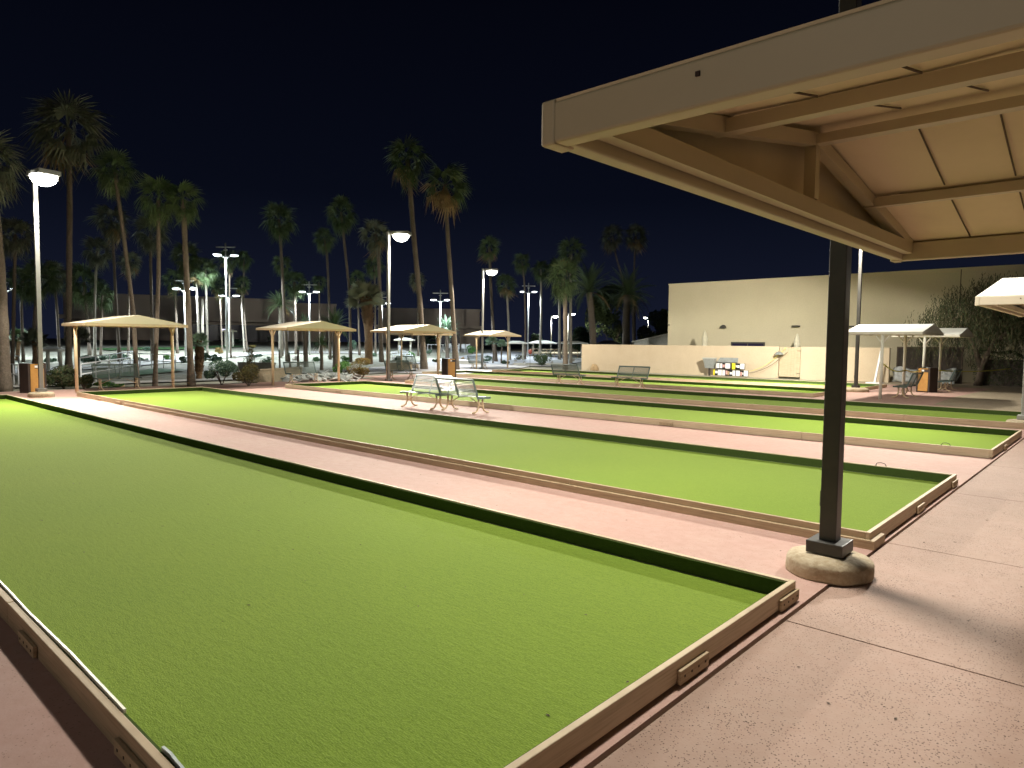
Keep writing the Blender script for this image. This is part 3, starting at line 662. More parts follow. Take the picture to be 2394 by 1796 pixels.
b.add([(x0, 0, .85), (x1, 0, .85), (x1-.05, .18, 1.12), (x0+.12, .18, 1.12), (x0, .06, .80), (x1, .06, .80), (x1-.05, .24, 1.12), (x0+.12, .24, 1.12)], [(0, 1, 2, 3), (7, 6, 5, 4), (0, 4, 5, 1), (1, 5, 6, 2), (2, 6, 7, 3), (3, 7, 4, 0)])
o = b.build('bench_back', 'grey_plastic', loc=(0, WY-.55, 0)); o.name = 'leaning_tray'; tag(o, 'grey tray leaning against the wall above the sponsor signs', 'tray')
g = empty('utility_sink', (wallx(1659), WY-.4, 0), 0, 'grey wall bin on legs left of the sponsor signs', 'wall bin')
b = MB(); b.add([(-.36, -.2, 1.02), (.34, -.2, 1.02), (.34, .2, 1.02), (-.36, .2, 1.02), (-.24, -.14, .45), (.30, -.14, .45), (.30, .2, .45), (-.24, .2, .45)], [(0, 1, 2, 3), (7, 6, 5, 4), (0, 4, 5, 1), (1, 5, 6, 2), (2, 6, 7, 3), (3, 7, 4, 0)]); b.build('basin', 'grey_plastic', g)
b = MB(); b.bb((-.4, -.22, 1.02), (.38, .2, 1.10)); b.build('rim', 'galvanised_pole', g)
b = MB(); b.bb((-.06, -.05, -.02), (.04, .05, .45)); b.build('stand', 'brown_dark', g)
for k in range(2):
    x = wallx(1818)
    b = MB(); P = [(wallx(1747)+.0*k, WY-.42, .30-.08*k)]
    q0 = Vector(P[0]); q1 = Vector((wallx(1832+k*4), WY-.12, 1.78-.25*k))
    b.tube([q0.lerp(q1, i/10)-Vector((0, 0, .28*math.sin(math.pi*i/10))) for i in range(11)], .012, 5)
    tag(b.build('garden_hose', 'tape_yellow' if k == 0 else 'brown_dark', None, True), ('upper yellowish hose' if k == 0 else 'lower brown hose')+' sagging from the hook beside the gate to the sponsor signs', 'hose')
b = MB(); b.lathe([(.02, .19), (.14, .15), (.24, .05), (.27, 0)], 14, (0, 0, 0))
o = b.build('wall_lantern', 'grey_plastic', None, True, loc=(wallx(1816), WY-.14, 1.36)); tag(o, 'grey domed lantern on the wall just left of the wooden gate', 'wall light')
def folded_umbrella(px, ytop, label):
    d = sight(px, 780); x = d.x/d.y*42.2; p = Vector((x, 42.2, 0)); h = level(px, ytop, p)
    g = empty('patio_umbrella', p, 0, label, 'umbrella', 'folded patio umbrellas behind the wall')
    b = MB(); b.tube([(0, 0, 0), (0, 0, h)], .025, 8); b.build('pole', 'brown_dark', g, True)
    b = MB(); b.lathe([(.14, .9), (.20, 1.25), (.17, h-.75), (.20, h-.55), (.11, h-.2), (.05, h-.05), (.03, h)], 10, jit=.12); b.build('cloth', 'umbrella_cloth', g, True)
folded_umbrella(1648, 773, 'folded cream patio umbrella behind the wall, above the grey wall bin')
folded_umbrella(1864, 780, 'folded grey patio umbrella behind the wall, above the wooden gate')
# plastic sheeting, cordon tape, leaning prop
b = MB(); vs = []; fs = []; nx, ny = 24, 8
for j in range(ny+1):
    for i in range(nx+1):
        x = -1.0+2.9*i/nx; z = .02+(.74+.08*math.sin(i*.6))*j/ny
        vs.append((x, .10*math.sin(i*1.3+j*.7)-.35*(1-j/ny)+.06*math.sin(i*.5+j*1.9), z))
for j in range(ny):
    for i in range(nx): a = j*(nx+1)+i; fs.append((a, a+1, a+nx+2, a+nx+1))
b.add(vs, fs); o = b.build('plastic_sheet', 'plastic_sheet', None, True, loc=(-8.9, 41.6, 0)); m_ = o.modifiers.new('t', 'SOLIDIFY'); m_.thickness = .01
tag(o, 'crumpled pale plastic sheeting heaped before the dark gateway', 'plastic sheet')
b = MB(); A = Vector((-6.87, 27.2, 1.32)); B = Vector((-6.8, 30.4, .98)); C = Vector((-6.9, 33.7, .95)); D = Vector((-4.6, 40.6, .9))
for (p, q, s_) in ((A, B, .16), (B, C, .10), (C, D, .12)):
    P = [p.lerp(q, i/8)-Vector((0, 0, s_*math.sin(math.pi*i/8))) for i in range(9)]
    for i in range(8): b.bar(P[i], P[i+1], .006, .045)
tag(b.build('cordon_tape', 'tape_yellow'), 'yellow cordon tape strung from the white canopy posts to the drooping tree', 'tape')
b = MB(); d = sight(2049, 850); x = d.x/d.y*38.6; b.bar((x-.05, 38.6, .02), (x+.12, 38.9, 1.68), .09, .09); b.bb((x-.40, 38.3, 0), (x+.28, 39.0, .06))
tag(b.build('wooden_prop', 'white_paint'), 'white board on a foot leaning behind the nearer white canopy post', 'prop')

# ------------------------------------------------------------------ palms
def fan_frond(b, M, L, mi=0, fold=1.0, n=18, r=None):
    """petiole with a pleated fan of drooping segments; M places the frond, +X outwards"""
    r = r or rnd
    pet = L*.48; droop = .10*fold
    P = [Vector((pet*q, 0, -droop*L*q*q)) for q in (0, .5, 1)]
    w = .018*L
    for i in range(2):
        a, c = P[i], P[i+1]; b.add([M@(a+Vector((0, -w, 0))), M@(a+Vector((0, w, 0))), M@(c+Vector((0, w, 0))), M@(c+Vector((0, -w, 0)))], [(0, 1, 2, 3)], mi)
    c = P[-1]; bl = L*.56
    for k in range(n):
        a = R(-118+236*k/(n-1))*1.0; l_ = bl*(1-.28*abs(a)/2.1)*(.9+.2*r.random())
        d = Vector((math.cos(a), math.sin(a), -.12*fold)).normalized(); s_ = Vector((-d.y, d.x, 0))*bl*.050
        m1 = c+d*l_*.55-Vector((0, 0, .05*L*fold)); tp = c+d*l_*.94-Vector((0, 0, (.14+.30*r.random())*L*fold))
        b.add([M@c, M@(m1-s_), M@(m1+s_+Vector((0, 0, .012*L))), M@tp], [(0, 1, 3, 2)] if 0 else [(0, 1, 2), (1, 3, 2)], mi)
def date_frond(b, M, L, mi=0, arc=1.0, n=24, r=None, lf=.17):
    r = r or rnd; P = []
    for i in range(n+1):
        q = i/n; P.append(Vector((L*(q-.18*arc*q*q), 0, L*(.16*q-.55*arc*q*q))))
    for i in range(n):
        a, c = P[i], P[i+1]; w = .012*L*(1-i/n)+.002
        b.add([M@(a+Vector((0, -w, 0))), M@(a+Vector((0, w, 0))), M@(c+Vector((0, w, 0))), M@(c+Vector((0, -w, 0)))], [(0, 1, 2, 3)], mi)
        if i < 2: continue
        t_ = (c-a).normalized(); q = i/n; ll = L*lf*math.sin(math.pi*min(1, .18+q*.82))*(.85+.3*r.random())
        for sd in (-1, 1):
            d = (t_*.75+Vector((0, sd*.85, .18-.25*r.random()))).normalized(); tp = a+d*ll-Vector((0, 0, ll*.22))
            wv = t_*L*.0125; b.add([M@(a-wv), M@(a+wv), M@tp], [(0, 1, 2)], mi)
def frame(az, el):
    return Matrix.Rotation(az, 4, 'Z') @ Matrix.Rotation(-el, 4, 'Y')
def crown_mesh(kind, seed, dry=0):
    r = random.Random(seed); b = MB()
    if kind == 'fan':
        n = 30
        for i in range(n):
            q = (i+.5)/n; el = R(82-128*q**1.15+r.uniform(-9, 9)); az = i*2.39996+r.uniform(-.25, .25)
            M = Matrix.Translation((0, 0, .10-.22*q)) @ frame(az, el) @ Matrix.Rotation(r.uniform(-.6, .6), 4, 'X')
            fan_frond(b, M, 1.0*(.86+.24*r.random()), 1 if (q > .80 and r.random() < .22+dry) or r.random() < dry*.45 else 0, fold=.8+q*1.6, n=16, r=r)
    elif kind == 'spiky':
        for i in range(34):
            q = (i+.5)/34; el = R(80-105*q+r.uniform(-8, 8)); az = i*2.39996+r.uniform(-.25, .25)
            M = frame(az, el) @ Matrix.Rotation(r.uniform(-.8, .8), 4, 'X')
            fan_frond(b, M, 1.0*(.85+.2*r.random()), 0, fold=.12, n=23, r=r)
    elif kind == 'date':
        for i in range(46):
            q = (i+.5)/46; el = R(80-92*q+r.uniform(-7, 7)); az = i*2.39996+r.uniform(-.2, .2)
            date_frond(b, frame(az, el) @ Matrix.Rotation(r.uniform(-.3, .3), 4, 'X'), 1.05*(.88+.2*r.random()), 1 if (q > .9 and r.random() < .4) else 0, arc=.55+.75*q, r=r)
    elif kind == 'cycad':
        for i in range(30):
            q = (i+.5)/30; el = R(70-70*q+r.uniform(-7, 7)); az = i*2.39996+r.uniform(-.2, .2)
            date_frond(b, frame(az, el), 1.0*(.85+.2*r.random()), 0, arc=.55+.4*q, n=14, r=r, lf=.13)
    return b
CM = {}
def crown(kind, var, m0, m1='palm_dry'):
    k = (kind, var, m0, m1)
    if k not in CM: CM[k] = crown_mesh(kind, 11+var*7, dry=.55 if m1 == 'palm_dry' and var == 9 else .0).mesh('crown_'+kind, [m0, m1])
    return CM[k]
PG = 'palm trees of the garden'
def palm(bx, by, pts, cr_, label, kind='fan', w=9, m='palm_green', tm='palm_trunk', group=PG, flare=1.35, skirt=0, boots=0, dist=None, name='palm_tree', squash=1.0, var=None, depth=None):
    """bx,by foot of the trunk; pts points up the trunk, the last at the crown's heart; cr_ crown radius, w trunk width (photo px)"""
    if depth is None: p0 = spot(bx, by); dp = deep(p0)
    else: dp = depth; p0 = Vector((0, 0, EYE))+sight(bx, by)*dp; p0.z = gz(p0.x, p0.y)
    k = dp/FPX; cr_ *= .86; w *= .86; g = empty(name, p0, 0, label, 'palm tree', group)
    ax = [Vector((0, 0, -.15))]
    W = [(Vector((0, 0, EYE))+sight(x, y)*dp)-p0 for x, y in pts]
    # lean in depth slightly so each trunk is a real leaning column
    allp = [Vector((0, 0, -.15))]+W; P = []; 
    for i in range(len(allp)-1):
        for j in range(6): P.append(allp[i].lerp(allp[i+1], j/6))
    P.append(allp[-1]); n = len(P); rr = []
    for i, p in enumerate(P):
        q = i/(n-1); r_ = w*k/2*(1+(flare-1)*max(0, 1-q*6))*(1.06-.18*q); r_ *= 1+.06*math.sin(i*2.3)
        if boots and q > 1-boots: r_ *= 1+.42*math.sin(math.pi*min(1, (q-(1-boots))/boots*.9+.08))
        rr.append(r_)
    # soften the bend
    Q = [P[0]]+[(P[i-1]+P[i]*2+P[i+1])/4 for i in range(1, n-1)]+[P[-1]]
    b = MB(); b.tube(Q, rr, 10)
    b.build('trunk', tm, g, True)
    top = Q[-1]; rad = cr_*k
    v = rnd.randrange(3) if var is None else var
    hook(crown(kind, v, m), 'crown', g, top, (rnd.uniform(-.12, .12), rnd.uniform(-.12, .12), rnd.uniform(0, 6.28)), (rad, rad, rad*squash*rnd.uniform(.92, 1.06)))
    if boots:
        b = MB(); rs = random.Random(int(bx))
        for i in range(int(300*boots/.4)):
            q = 1-boots*.95+boots*.95*rs.random(); f_ = q*(n-1); i0 = min(int(f_), n-2); c = Q[i0].lerp(Q[i0+1], f_-i0); r_ = rr[i0]; a = rs.uniform(0, 6.283)
            d = Vector((math.cos(a), math.sin(a), 0)); s_ = Vector((-d.y, d.x, 0)); L = r_*rs.uniform(.4, 1.0)
            b.add([c+d*r_*.9-s_*L*.3, c+d*r_*.9+s_*L*.3, c+d*(r_*1.05+L*.35)+Vector((0, 0, L*.9))+s_*L*.15, c+d*(r_*1.05+L*.35)+Vector((0, 0, L*.9))-s_*L*.15], [(0, 1, 2, 3), (3, 2, 1, 0)])
        b.build('husk', 'palm_husk', g)
    if skirt:
        b = MB(); rs = random.Random(int(bx)+5)
        for i in range(46):
            a = rs.uniform(0, 6.283); c = top+Vector((math.cos(a), math.sin(a), 0))*rr[-1]-Vector((0, 0, rs.uniform(0, .5)*skirt*rad))
            M = Matrix.Translation(c) @ frame(a, R(-78+rs.uniform(-6, 8))); fan_frond(b, M, rad*.62, 0, fold=.25, n=9, r=rs)
        b.build('dead_skirt', 'palm_husk', g)
    return g
# --- tall fan palms, left grove
palm(13, 913, [(8, 760), (0, 620), (-22, 380)], 84, 'thick dark palm trunk cut by the left edge, left of the orange fronted bin', w=25, m='palm_grey_green')
palm(160, 886, [(161, 700), (163, 480), (160, 300)], 104, 'tallest left palm, dark crown above the bright left lamp', w=15, m='palm_grey_green')
palm(321, 903, [(312, 730), (290, 560), (268, 398)], 62, 'palm with a leaning trunk passing behind the peak of the leftmost canopy', w=11)
palm(362, 903, [(366, 780), (371, 630), (370, 462)], 62, 'palm whose trunk is lit along its right side, behind the leftmost canopy', w=11)
palm(448, 903, [(440, 730), (433, 580), (428, 466)], 55, 'palm with a thick dark trunk right at the leftmost canopy edge', w=15, flare=1.5)
palm(280, 846, [(272, 720), (266, 600), (260, 516)], 50, 'slim palm left of the leaning one, grey crown below it', w=8, m='palm_grey_green')
palm(357, 846, [(354, 700), (352, 600), (352, 543)], 50, 'palm half hidden behind the side lit trunk, lower crown', w=8, m='palm_grey_green')
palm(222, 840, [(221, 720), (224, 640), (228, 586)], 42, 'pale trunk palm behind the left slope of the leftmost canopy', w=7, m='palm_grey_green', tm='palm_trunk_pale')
palm(28, 880, [(32, 740), (34, 640), (36, 548)], 52, 'dark palm left of the bright left lamp post, lower than its lamp', w=9, m='palm_grey_green')
palm(81, 862, [(80, 760), (84, 700), (92, 650)], 60, 'low dark palm right behind the left lamp post', w=9, m='palm_green')
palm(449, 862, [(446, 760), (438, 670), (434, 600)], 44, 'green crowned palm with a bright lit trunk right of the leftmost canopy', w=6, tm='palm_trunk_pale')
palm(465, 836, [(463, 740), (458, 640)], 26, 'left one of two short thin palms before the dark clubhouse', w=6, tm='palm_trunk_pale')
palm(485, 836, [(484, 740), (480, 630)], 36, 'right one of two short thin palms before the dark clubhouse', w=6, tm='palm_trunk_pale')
palm(578, 824, [(569, 700), (570, 606)], 24, 'small round palm crown right of the tallest floodlight mast, upper one', w=4)
palm(572, 826, [(565, 720), (566, 664)], 24, 'small round palm crown right of the tallest floodlight mast, lower one', w=4, tm='palm_trunk_pale')
palm(540, 836, [(537, 700), (536, 606)], 30, 'thin palm directly behind the tallest floodlight mast', w=4)
palm(474, 826, [(473, 750), (473, 698)], 4, 'bare white lit trunk standing left of the tallest floodlight mast', w=7, tm='palm_trunk_pale', kind='cycad')
palm(210, 830, [(204, 740), (196, 660)], 58, 'dark round palm low behind the left canopy slope', w=8, m='palm_green')
palm(235, 832, [(238, 740), (240, 690)], 34, 'small dark palm between the pale trunk and the leaning one', w=6, m='palm_green')
palm(300, 830, [(301, 700), (304, 612)], 34, 'small palm crown showing left of the side lit trunk', w=6, m='palm_grey_green')
palm(140, 846, [(133, 720), (126, 640)], 40, 'dim palm between the left lamp post and the tallest left palm', w=7, m='palm_grey_green')
palm(55, 846, [(50, 720), (52, 655)], 46, 'dim palm at the far left below the lamp head', w=7, m='palm_green')
palm(415, 826, [(412, 740), (408, 655)], 34, 'dim palm crown between the side lit trunk and the canopy edge palm', w=6)
palm(520, 826, [(516, 740), (512, 668)], 26, 'dim small palm left of the tallest mast', w=4)
# --- middle
palm(672, 844, [(664, 720), (658, 600), (652, 514)], 48, 'evenly lit palm above the second canopy, left of its peak', w=8)
palm(820, 846, [(817, 680), (805, 570), (798, 497)], 46, 'palm with a curved trunk above the right side of the second canopy', w=7)
palm(772, 840, [(769, 700), (765, 600), (758, 558)], 32, 'slender palm between the two larger ones over the second canopy', w=6)
palm(892, 846, [(889, 720), (885, 600), (877, 548)], 46, 'palm close left of the second bright lamp post', w=10, m='palm_grey_green')
palm(992, 864, [(983, 720), (966, 540), (953, 372)], 60, 'tall palm right of the second bright lamp, left one of the tallest pair', w=14, flare=1.5)
palm(1067, 865, [(1056, 690), (1046, 540), (1041, 432)], 68, 'tall palm with drooping half dead fronds, right one of the tallest pair', w=12, flare=1.6, skirt=.9, var=9)
palm(661, 832, [(659, 700), (658, 616)], 28, 'small palm crown low on the trunk line over the second canopy', w=4)
palm(878, 832, [(877, 700), (875, 620)], 30, 'small palm close behind the one left of the second lamp post', w=5)
palm(978, 832, [(977, 720), (975, 655)], 24, 'small pale palm crown behind the left one of the tallest pair', w=4, m='palm_grey_green')
palm(693, 828, [(690, 740), (688, 660)], 38, 'dark green palm right of the feathery date palm', w=7)
palm(748, 826, [(747, 740), (746, 660)], 22, 'small palm right of the white lit floodlight mast', w=4)
palm(841, 830, [(838, 740), (836, 650)], 26, 'palm crown just above the shaggy trunked fan palm', w=5)
palm(1160, 846, [(1152, 760), (1147, 660), (1144, 578)], 34, 'palm directly above the third bright lamp', w=8)
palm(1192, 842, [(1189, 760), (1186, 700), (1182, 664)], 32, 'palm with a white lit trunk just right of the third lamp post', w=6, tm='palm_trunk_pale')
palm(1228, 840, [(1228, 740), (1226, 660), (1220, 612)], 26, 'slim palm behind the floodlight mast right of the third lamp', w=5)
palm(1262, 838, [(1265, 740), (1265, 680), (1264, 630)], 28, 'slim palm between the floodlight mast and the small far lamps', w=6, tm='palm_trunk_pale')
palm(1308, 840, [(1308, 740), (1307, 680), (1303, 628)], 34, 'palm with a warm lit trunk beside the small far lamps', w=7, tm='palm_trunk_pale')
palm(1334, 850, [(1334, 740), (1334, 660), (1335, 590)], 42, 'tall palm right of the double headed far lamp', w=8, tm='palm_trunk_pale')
palm(1322, 863, [(1322, 780), (1321, 700), (1317, 650)], 52, 'palm with a thick dark trunk left of the stucco wall end', w=12, flare=1.3)
palm(1466, 842, [(1458, 660), (1440, 600), (1432, 552)], 34, 'left one of the two high dim palms left of the beige building', w=5, m='palm_grey_green')
palm(1480, 842, [(1482, 640), (1486, 552)], 36, 'right one of the two high dim palms left of the beige building', w=5, m='palm_grey_green')
# --- feather palms
D_ = dict(kind='date', flare=1.1)
palm(1388, 852, [(1386, 780), (1381, 720), (1377, 684)], 92, 'large feather palm with arching fronds, left of the wall top', w=19, **D_)
palm(1464, 850, [(1464, 760), (1466, 690)], 88, 'dark feather palm with the thickest trunk, nearest the beige building', w=22, **D_)
palm(1483, 846, [(1482, 780), (1482, 715)], 52, 'lower feather palm in front of the thickest trunk, beside the building', w=11, **D_)
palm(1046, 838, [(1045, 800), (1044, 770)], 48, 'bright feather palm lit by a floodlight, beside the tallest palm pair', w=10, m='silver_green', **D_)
palm(656, 836, [(655, 780), (655, 716)], 55, 'feathery date palm with a white trunk behind the second canopy', w=9, tm='palm_trunk_pale', **D_)
palm(784, 860, [(783, 800), (783, 764)], 62, 'full green date palm behind the right end of the second canopy', w=13, m='date_green', **D_)
palm(752, 864, [(752, 830), (751, 806)], 34, 'short date palm under the second canopy roof line', w=9, m='date_green', **D_)
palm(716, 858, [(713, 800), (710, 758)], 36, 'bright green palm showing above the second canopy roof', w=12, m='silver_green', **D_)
palm(655, 868, [(654, 845), (653, 824)], 18, 'little dark palm by the left post of the second canopy', w=5, m='date_green', kind='cycad')
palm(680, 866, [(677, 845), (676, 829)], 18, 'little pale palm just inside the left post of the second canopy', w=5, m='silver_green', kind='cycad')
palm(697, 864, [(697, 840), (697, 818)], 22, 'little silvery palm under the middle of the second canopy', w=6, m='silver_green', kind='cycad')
palm(630, 800, [(631, 797)], 20, 'low green cycad on the far pale mound', w=5, m='silver_green', kind='cycad')
palm(862, 850, [(862, 780), (858, 720), (853, 700)], 62, 'fan palm with a shaggy orange brown trunk, left of the second lamp post', kind='spiky', w=21, m='spiky_leaf', tm='palm_husk', boots=.62, flare=1.0, var=1)
palm(465, 884, [(466, 850), (466, 800)], 30, 'short bright fan palm with a rounded husky trunk, right of the leftmost canopy', kind='spiky', w=15, m='silver_green', tm='palm_husk', boots=.8, flare=1.0)
palm(183, 872, [(183, 830), (184, 792)], 40, 'fan palm directly behind the left post of the leftmost canopy', kind='spiky', w=10, m='palm_grey_green')
palm(84, 868, [(82, 830), (80, 798)], 40, 'blue green fan palm behind the left lamp post', kind='spiky', w=12, m='palm_grey_green', tm='palm_husk')
palm(40, 842, [(42, 815), (46, 790)], 30, 'low fan palm near the left edge, above the rails', kind='spiky', w=10, m='palm_green', tm='palm_husk')
palm(1152, 850, [(1154, 825), (1150, 800)], 22, 'little fan palm cluster under the fourth canopy, left stem', kind='spiky', w=4, m='silver_green', boots=0)
palm(1172, 850, [(1172, 830), (1174, 806)], 18, 'little fan palm under the fourth canopy, right stem', kind='spiky', w=4, m='silver_green')

# ------------------------------------------------------------------ shrubs and broad-leaved trees
def leafball(n, rx, ry, rz, leaf, r, flat=.0, lumps=7, inner=.55):
    b = MB(); L = [(Vector((r.gauss(0, .5), r.gauss(0, .5), r.gauss(0, .4))), r.uniform(.35, .7)) for _ in range(lumps)]
    for i in range(n):
        c, s_ = L[r.randrange(lumps)]; d = Vector((r.gauss(0, 1), r.gauss(0, 1), r.gauss(0, 1))).normalized(); q = c+d*s_*(inner+(1-inner)*r.random()**.5)
        if q.length > 1.15: q = q.normalized()*1.15
        p = Vector((q.x*rx, q.y*ry, max(q.z, -1+flat)*rz))
        a = Vector((r.gauss(0, 1), r.gauss(0, 1), r.gauss(0, .7)+.3)).normalized(); u = a.orthogonal().normalized()*leaf*r.uniform(.6, 1.3); v = a.cross(u).normalized()*leaf*.45
        b.add([p-u, p+v, p+u, p-v], [(0, 1, 2, 3)], 1 if r.random() < .3 else 0)
    return b
def shrub(px, py, rpx, hpx, label, m, m2=None, n=1400, leaf=.035, name='shrub', stems=True, cat='shrub', flat=.1):
    p = spot(px, py); k = deep(p)/FPX; r = random.Random(int(px*3+py)); rx = rpx*k; rz = hpx*k/2
    g = empty(name, p, 0, label, cat, 'garden shrubs')
    b = leafball(n, rx*.9, rx*.9, rz*.92, leaf, r, flat); o = b.build('foliage', [m, m2 or m], g, loc=(0, 0, rz*1.02))
    if stems:
        b = MB()
        for i in range(9):
            a = r.uniform(0, 6.28); b.tube([(0, 0, -.05), (math.cos(a)*rx*.25, math.sin(a)*rx*.25, rz*.5), (math.cos(a)*rx*.6, math.sin(a)*rx*.6, rz*1.2)], [.018, .013, .006], 5)
        b.build('stem', 'bark', g)
    return g
shrub(150, 908, 46, 54, 'wide dark twiggy shrub between the left lamp post and the first canopy', 'leaf_dark', 'leaf_olive', 3600, .05)
shrub(196, 910, 18, 40, 'small dark twiggy shrub at the foot of the first canopy post', 'leaf_dark', 'leaf_olive', 1200, .05)
shrub(519, 900, 36, 56, 'rounded grey green shrub left of the orange tipped one', 'leaf_grey', 'silver_green', 4200, .04)
shrub(581, 903, 42, 68, 'orange tipped shrub left of the second canopy post', 'leaf_olive', 'leaf_orange', 5200, .035)
shrub(584, 870, 14, 60, 'upright orange tipped plant growing out above the orange tipped shrub', 'leaf_orange', 'leaf_olive', 1500, .035, flat=0)
shrub(846, 884, 33, 46, 'round rusty orange shrub below the shaggy trunked palm', 'leaf_rust', 'leaf_orange', 5200, .03)
shrub(801, 880, 22, 36, 'clipped green shrub by the right post of the second canopy', 'leaf_bright', 'leaf_dark', 2600, .03)
shrub(214, 852, 27, 24, 'clipped dark round shrub behind the bench of the first canopy', 'leaf_grey', 'leaf_dark', 2600, .05, stems=False)
shrub(484, 846, 14, 20, 'left one of two clipped round shrubs near the masts', 'leaf_grey', 'leaf_dark', 1300, .05, stems=False)
shrub(507, 848, 15, 20, 'right one of two clipped round shrubs near the masts', 'leaf_grey', 'leaf_dark', 1300, .05, stems=False)
shrub(428, 850, 11, 18, 'small clipped shrub beside the first canopy right post', 'leaf_grey', 'leaf_olive', 900, .05, stems=False)
shrub(270, 842, 38, 14, 'low spreading green shrub behind the first canopy', 'leaf_grey', 'silver_green', 1500, .06, stems=False)
shrub(254, 906, 30, 14, 'bright green low plants at the foot of the bench in the first canopy', 'leaf_bright', 'leaf_grey', 1500, .035, stems=False, name='ground_plant')
shrub(560, 804, 14, 14, 'pale cactus clump on the far mound right of the tallest mast', 'silver_green', 'leaf_grey', 600, .08, stems=False)
shrub(512, 829, 8, 18, 'orange grassy tuft right of the tallest mast foot', 'leaf_rust', 'leaf_orange', 500, .06)
shrub(964, 832, 9, 12, 'small green tuft left of the leaning palm foot', 'leaf_bright', 'silver_green', 500, .06)
shrub(1004, 829, 8, 12, 'small green tuft right of the leaning palm foot', 'leaf_grey', 'silver_green', 500, .06)
shrub(1104, 828, 13, 22, 'green shrub beside the white garden furniture', 'leaf_bright', 'leaf_grey', 900, .07)
shrub(1213, 842, 14, 12, 'low thorny shrub left of the rose bush', 'leaf_olive', 'leaf_grey', 700, .05)
shrub(822, 818, 12, 22, 'grey green shrub right of the second canopy roof', 'leaf_grey', 'silver_green', 800, .07)
shrub(748, 812, 16, 14, 'dark green mounded shrub seen beneath the second canopy', 'leaf_dark', 'leaf_grey', 700, .07)
shrub(1120, 806, 36, 40, 'dark garden tree behind the white furniture, right part', 'leaf_grey', 'leaf_dark', 2400, .16, name='broadleaf_tree', cat='tree')
shrub(1000, 812, 26, 34, 'white stemmed small tree behind the white furniture, left part', 'leaf_grey', 'leaf_dark', 1600, .14, name='broadleaf_tree', cat='tree')
shrub(1252, 824, 16, 46, 'dark bushy tree behind the picnic canopies, left one', 'leaf_grey', 'leaf_dark', 1400, .25, name='broadleaf_tree', cat='tree')
shrub(1362, 826, 34, 60, 'dark bushy tree behind the picnic canopies, nearest the wall', 'leaf_grey', 'leaf_dark', 2800, .25, name='broadleaf_tree', cat='tree')
shrub(1430, 824, 60, 150, 'tall dark tree mass behind the feather palms', 'leaf_dark', 'leaf_dark', 5000, .35, name='broadleaf_tree', cat='tree')
shrub(1530, 824, 46, 100, 'dark tree beside the left corner of the beige building', 'leaf_dark', 'leaf_dark', 4000, .35, name='broadleaf_tree', cat='tree')
g = shrub(1267, 856, 21, 40, 'rose bush with white blooms in the pale gravel left of the wall', 'leaf_dark', 'leaf_grey', 2600, .05, name='rose_bush', cat='rose bush')
r = random.Random(4); k = deep(spot(1267, 856))/FPX
for i in range(14):
    b = MB(); a = r.uniform(0, 6.28); b.lathe([(.01, -.03), (.045, 0), (.03, .03)], 7, (math.cos(a)*20*k*r.uniform(.3, .9), math.sin(a)*20*k*r.uniform(.3, .9), 40*k*r.uniform(.5, 1.02))); b.build('bloom', 'rose_white', g)
for i, (px, py, rp, hp, m1, m2, lab) in enumerate((
    (330, 846, 14, 12, 'leaf_grey', 'silver_green', 'low green mound plant behind the first canopy, right of its peak'),
    (392, 842, 9, 14, 'leaf_bright', 'leaf_grey', 'small upright green plant by the side lit trunk'),
    (118, 850, 12, 14, 'silver_green', 'leaf_grey', 'pale agave clump right of the left lamp post'),
    (600, 838, 12, 12, 'leaf_grey', 'leaf_dark', 'round green shrub behind the second canopy left post'),
    (626, 856, 11, 20, 'silver_green', 'leaf_grey', 'pale spiky agave left of the second canopy left post'),
    (736, 846, 13, 14, 'silver_green', 'leaf_bright', 'pale agave beneath the middle of the second canopy'),
    (770, 838, 9, 10, 'leaf_grey', 'leaf_dark', 'little dark shrub beneath the second canopy, right part'),
    (808, 848, 12, 16, 'leaf_bright', 'leaf_grey', 'green plant right of the second canopy right post'),
    (876, 834, 10, 10, 'silver_green', 'leaf_grey', 'pale plant close left of the second bright lamp post'),
    (930, 846, 12, 10, 'leaf_grey', 'leaf_olive', 'low plant beneath the third canopy, left part'),
    (1020, 848, 10, 8, 'leaf_olive', 'leaf_grey', 'low olive plant between the two tallest palm trunks'),
    (1140, 846, 12, 14, 'leaf_grey', 'silver_green', 'shrub under the small canopy by the third lamp post'),
    (1182, 852, 9, 9, 'leaf_grey', 'leaf_dark', 'small shrub right of the small canopy right post'),
    (470, 822, 12, 10, 'leaf_grey', 'silver_green', 'low green plant on the pale mound left of the masts'),
    (590, 816, 10, 9, 'leaf_rust', 'leaf_orange', 'orange tuft on the far mound above the second canopy edge'),
    (345, 820, 14, 8, 'leaf_grey', 'leaf_dark', 'dark low plants on the far mound behind the first canopy'))):
    shrub(px, py, rp, hp, lab, m1, m2, 700, .06, stems=False)
# hedge and drooping tree on the right
g = empty('hedge', (-6.2, 42.0, 0), 0, 'dark clipped hedge behind the right hand white canopies', 'hedge')
b = MB(); r = random.Random(12)
for i in range(16000):
    x = r.uniform(0, 13); y = r.uniform(-.9, .9); z = r.uniform(.05, 1.62+.12*math.sin(x*2.1)+.1*math.sin(x*5.3)); 
    if r.random() < .7: (y, z) = (-.9+.15*r.random(), z) if r.random() < .6 else (y, 1.55+.14*math.sin(x*2.1)+.1*math.sin(x*5.3)+.1*r.random())
    a = Vector((r.gauss(0, 1), r.gauss(0, 1), r.gauss(0, 1))).normalized(); u = a.orthogonal().normalized()*r.uniform(.03, .06); v = a.cross(u).normalized()*.022; p = Vector((x, y, z))
    b.add([p-u, p+v, p+u, p-v], [(0, 1, 2, 3)], 1 if r.random() < .3 else 0)
b.build('foliage', ['leaf_dark', 'leaf_olive'], g)
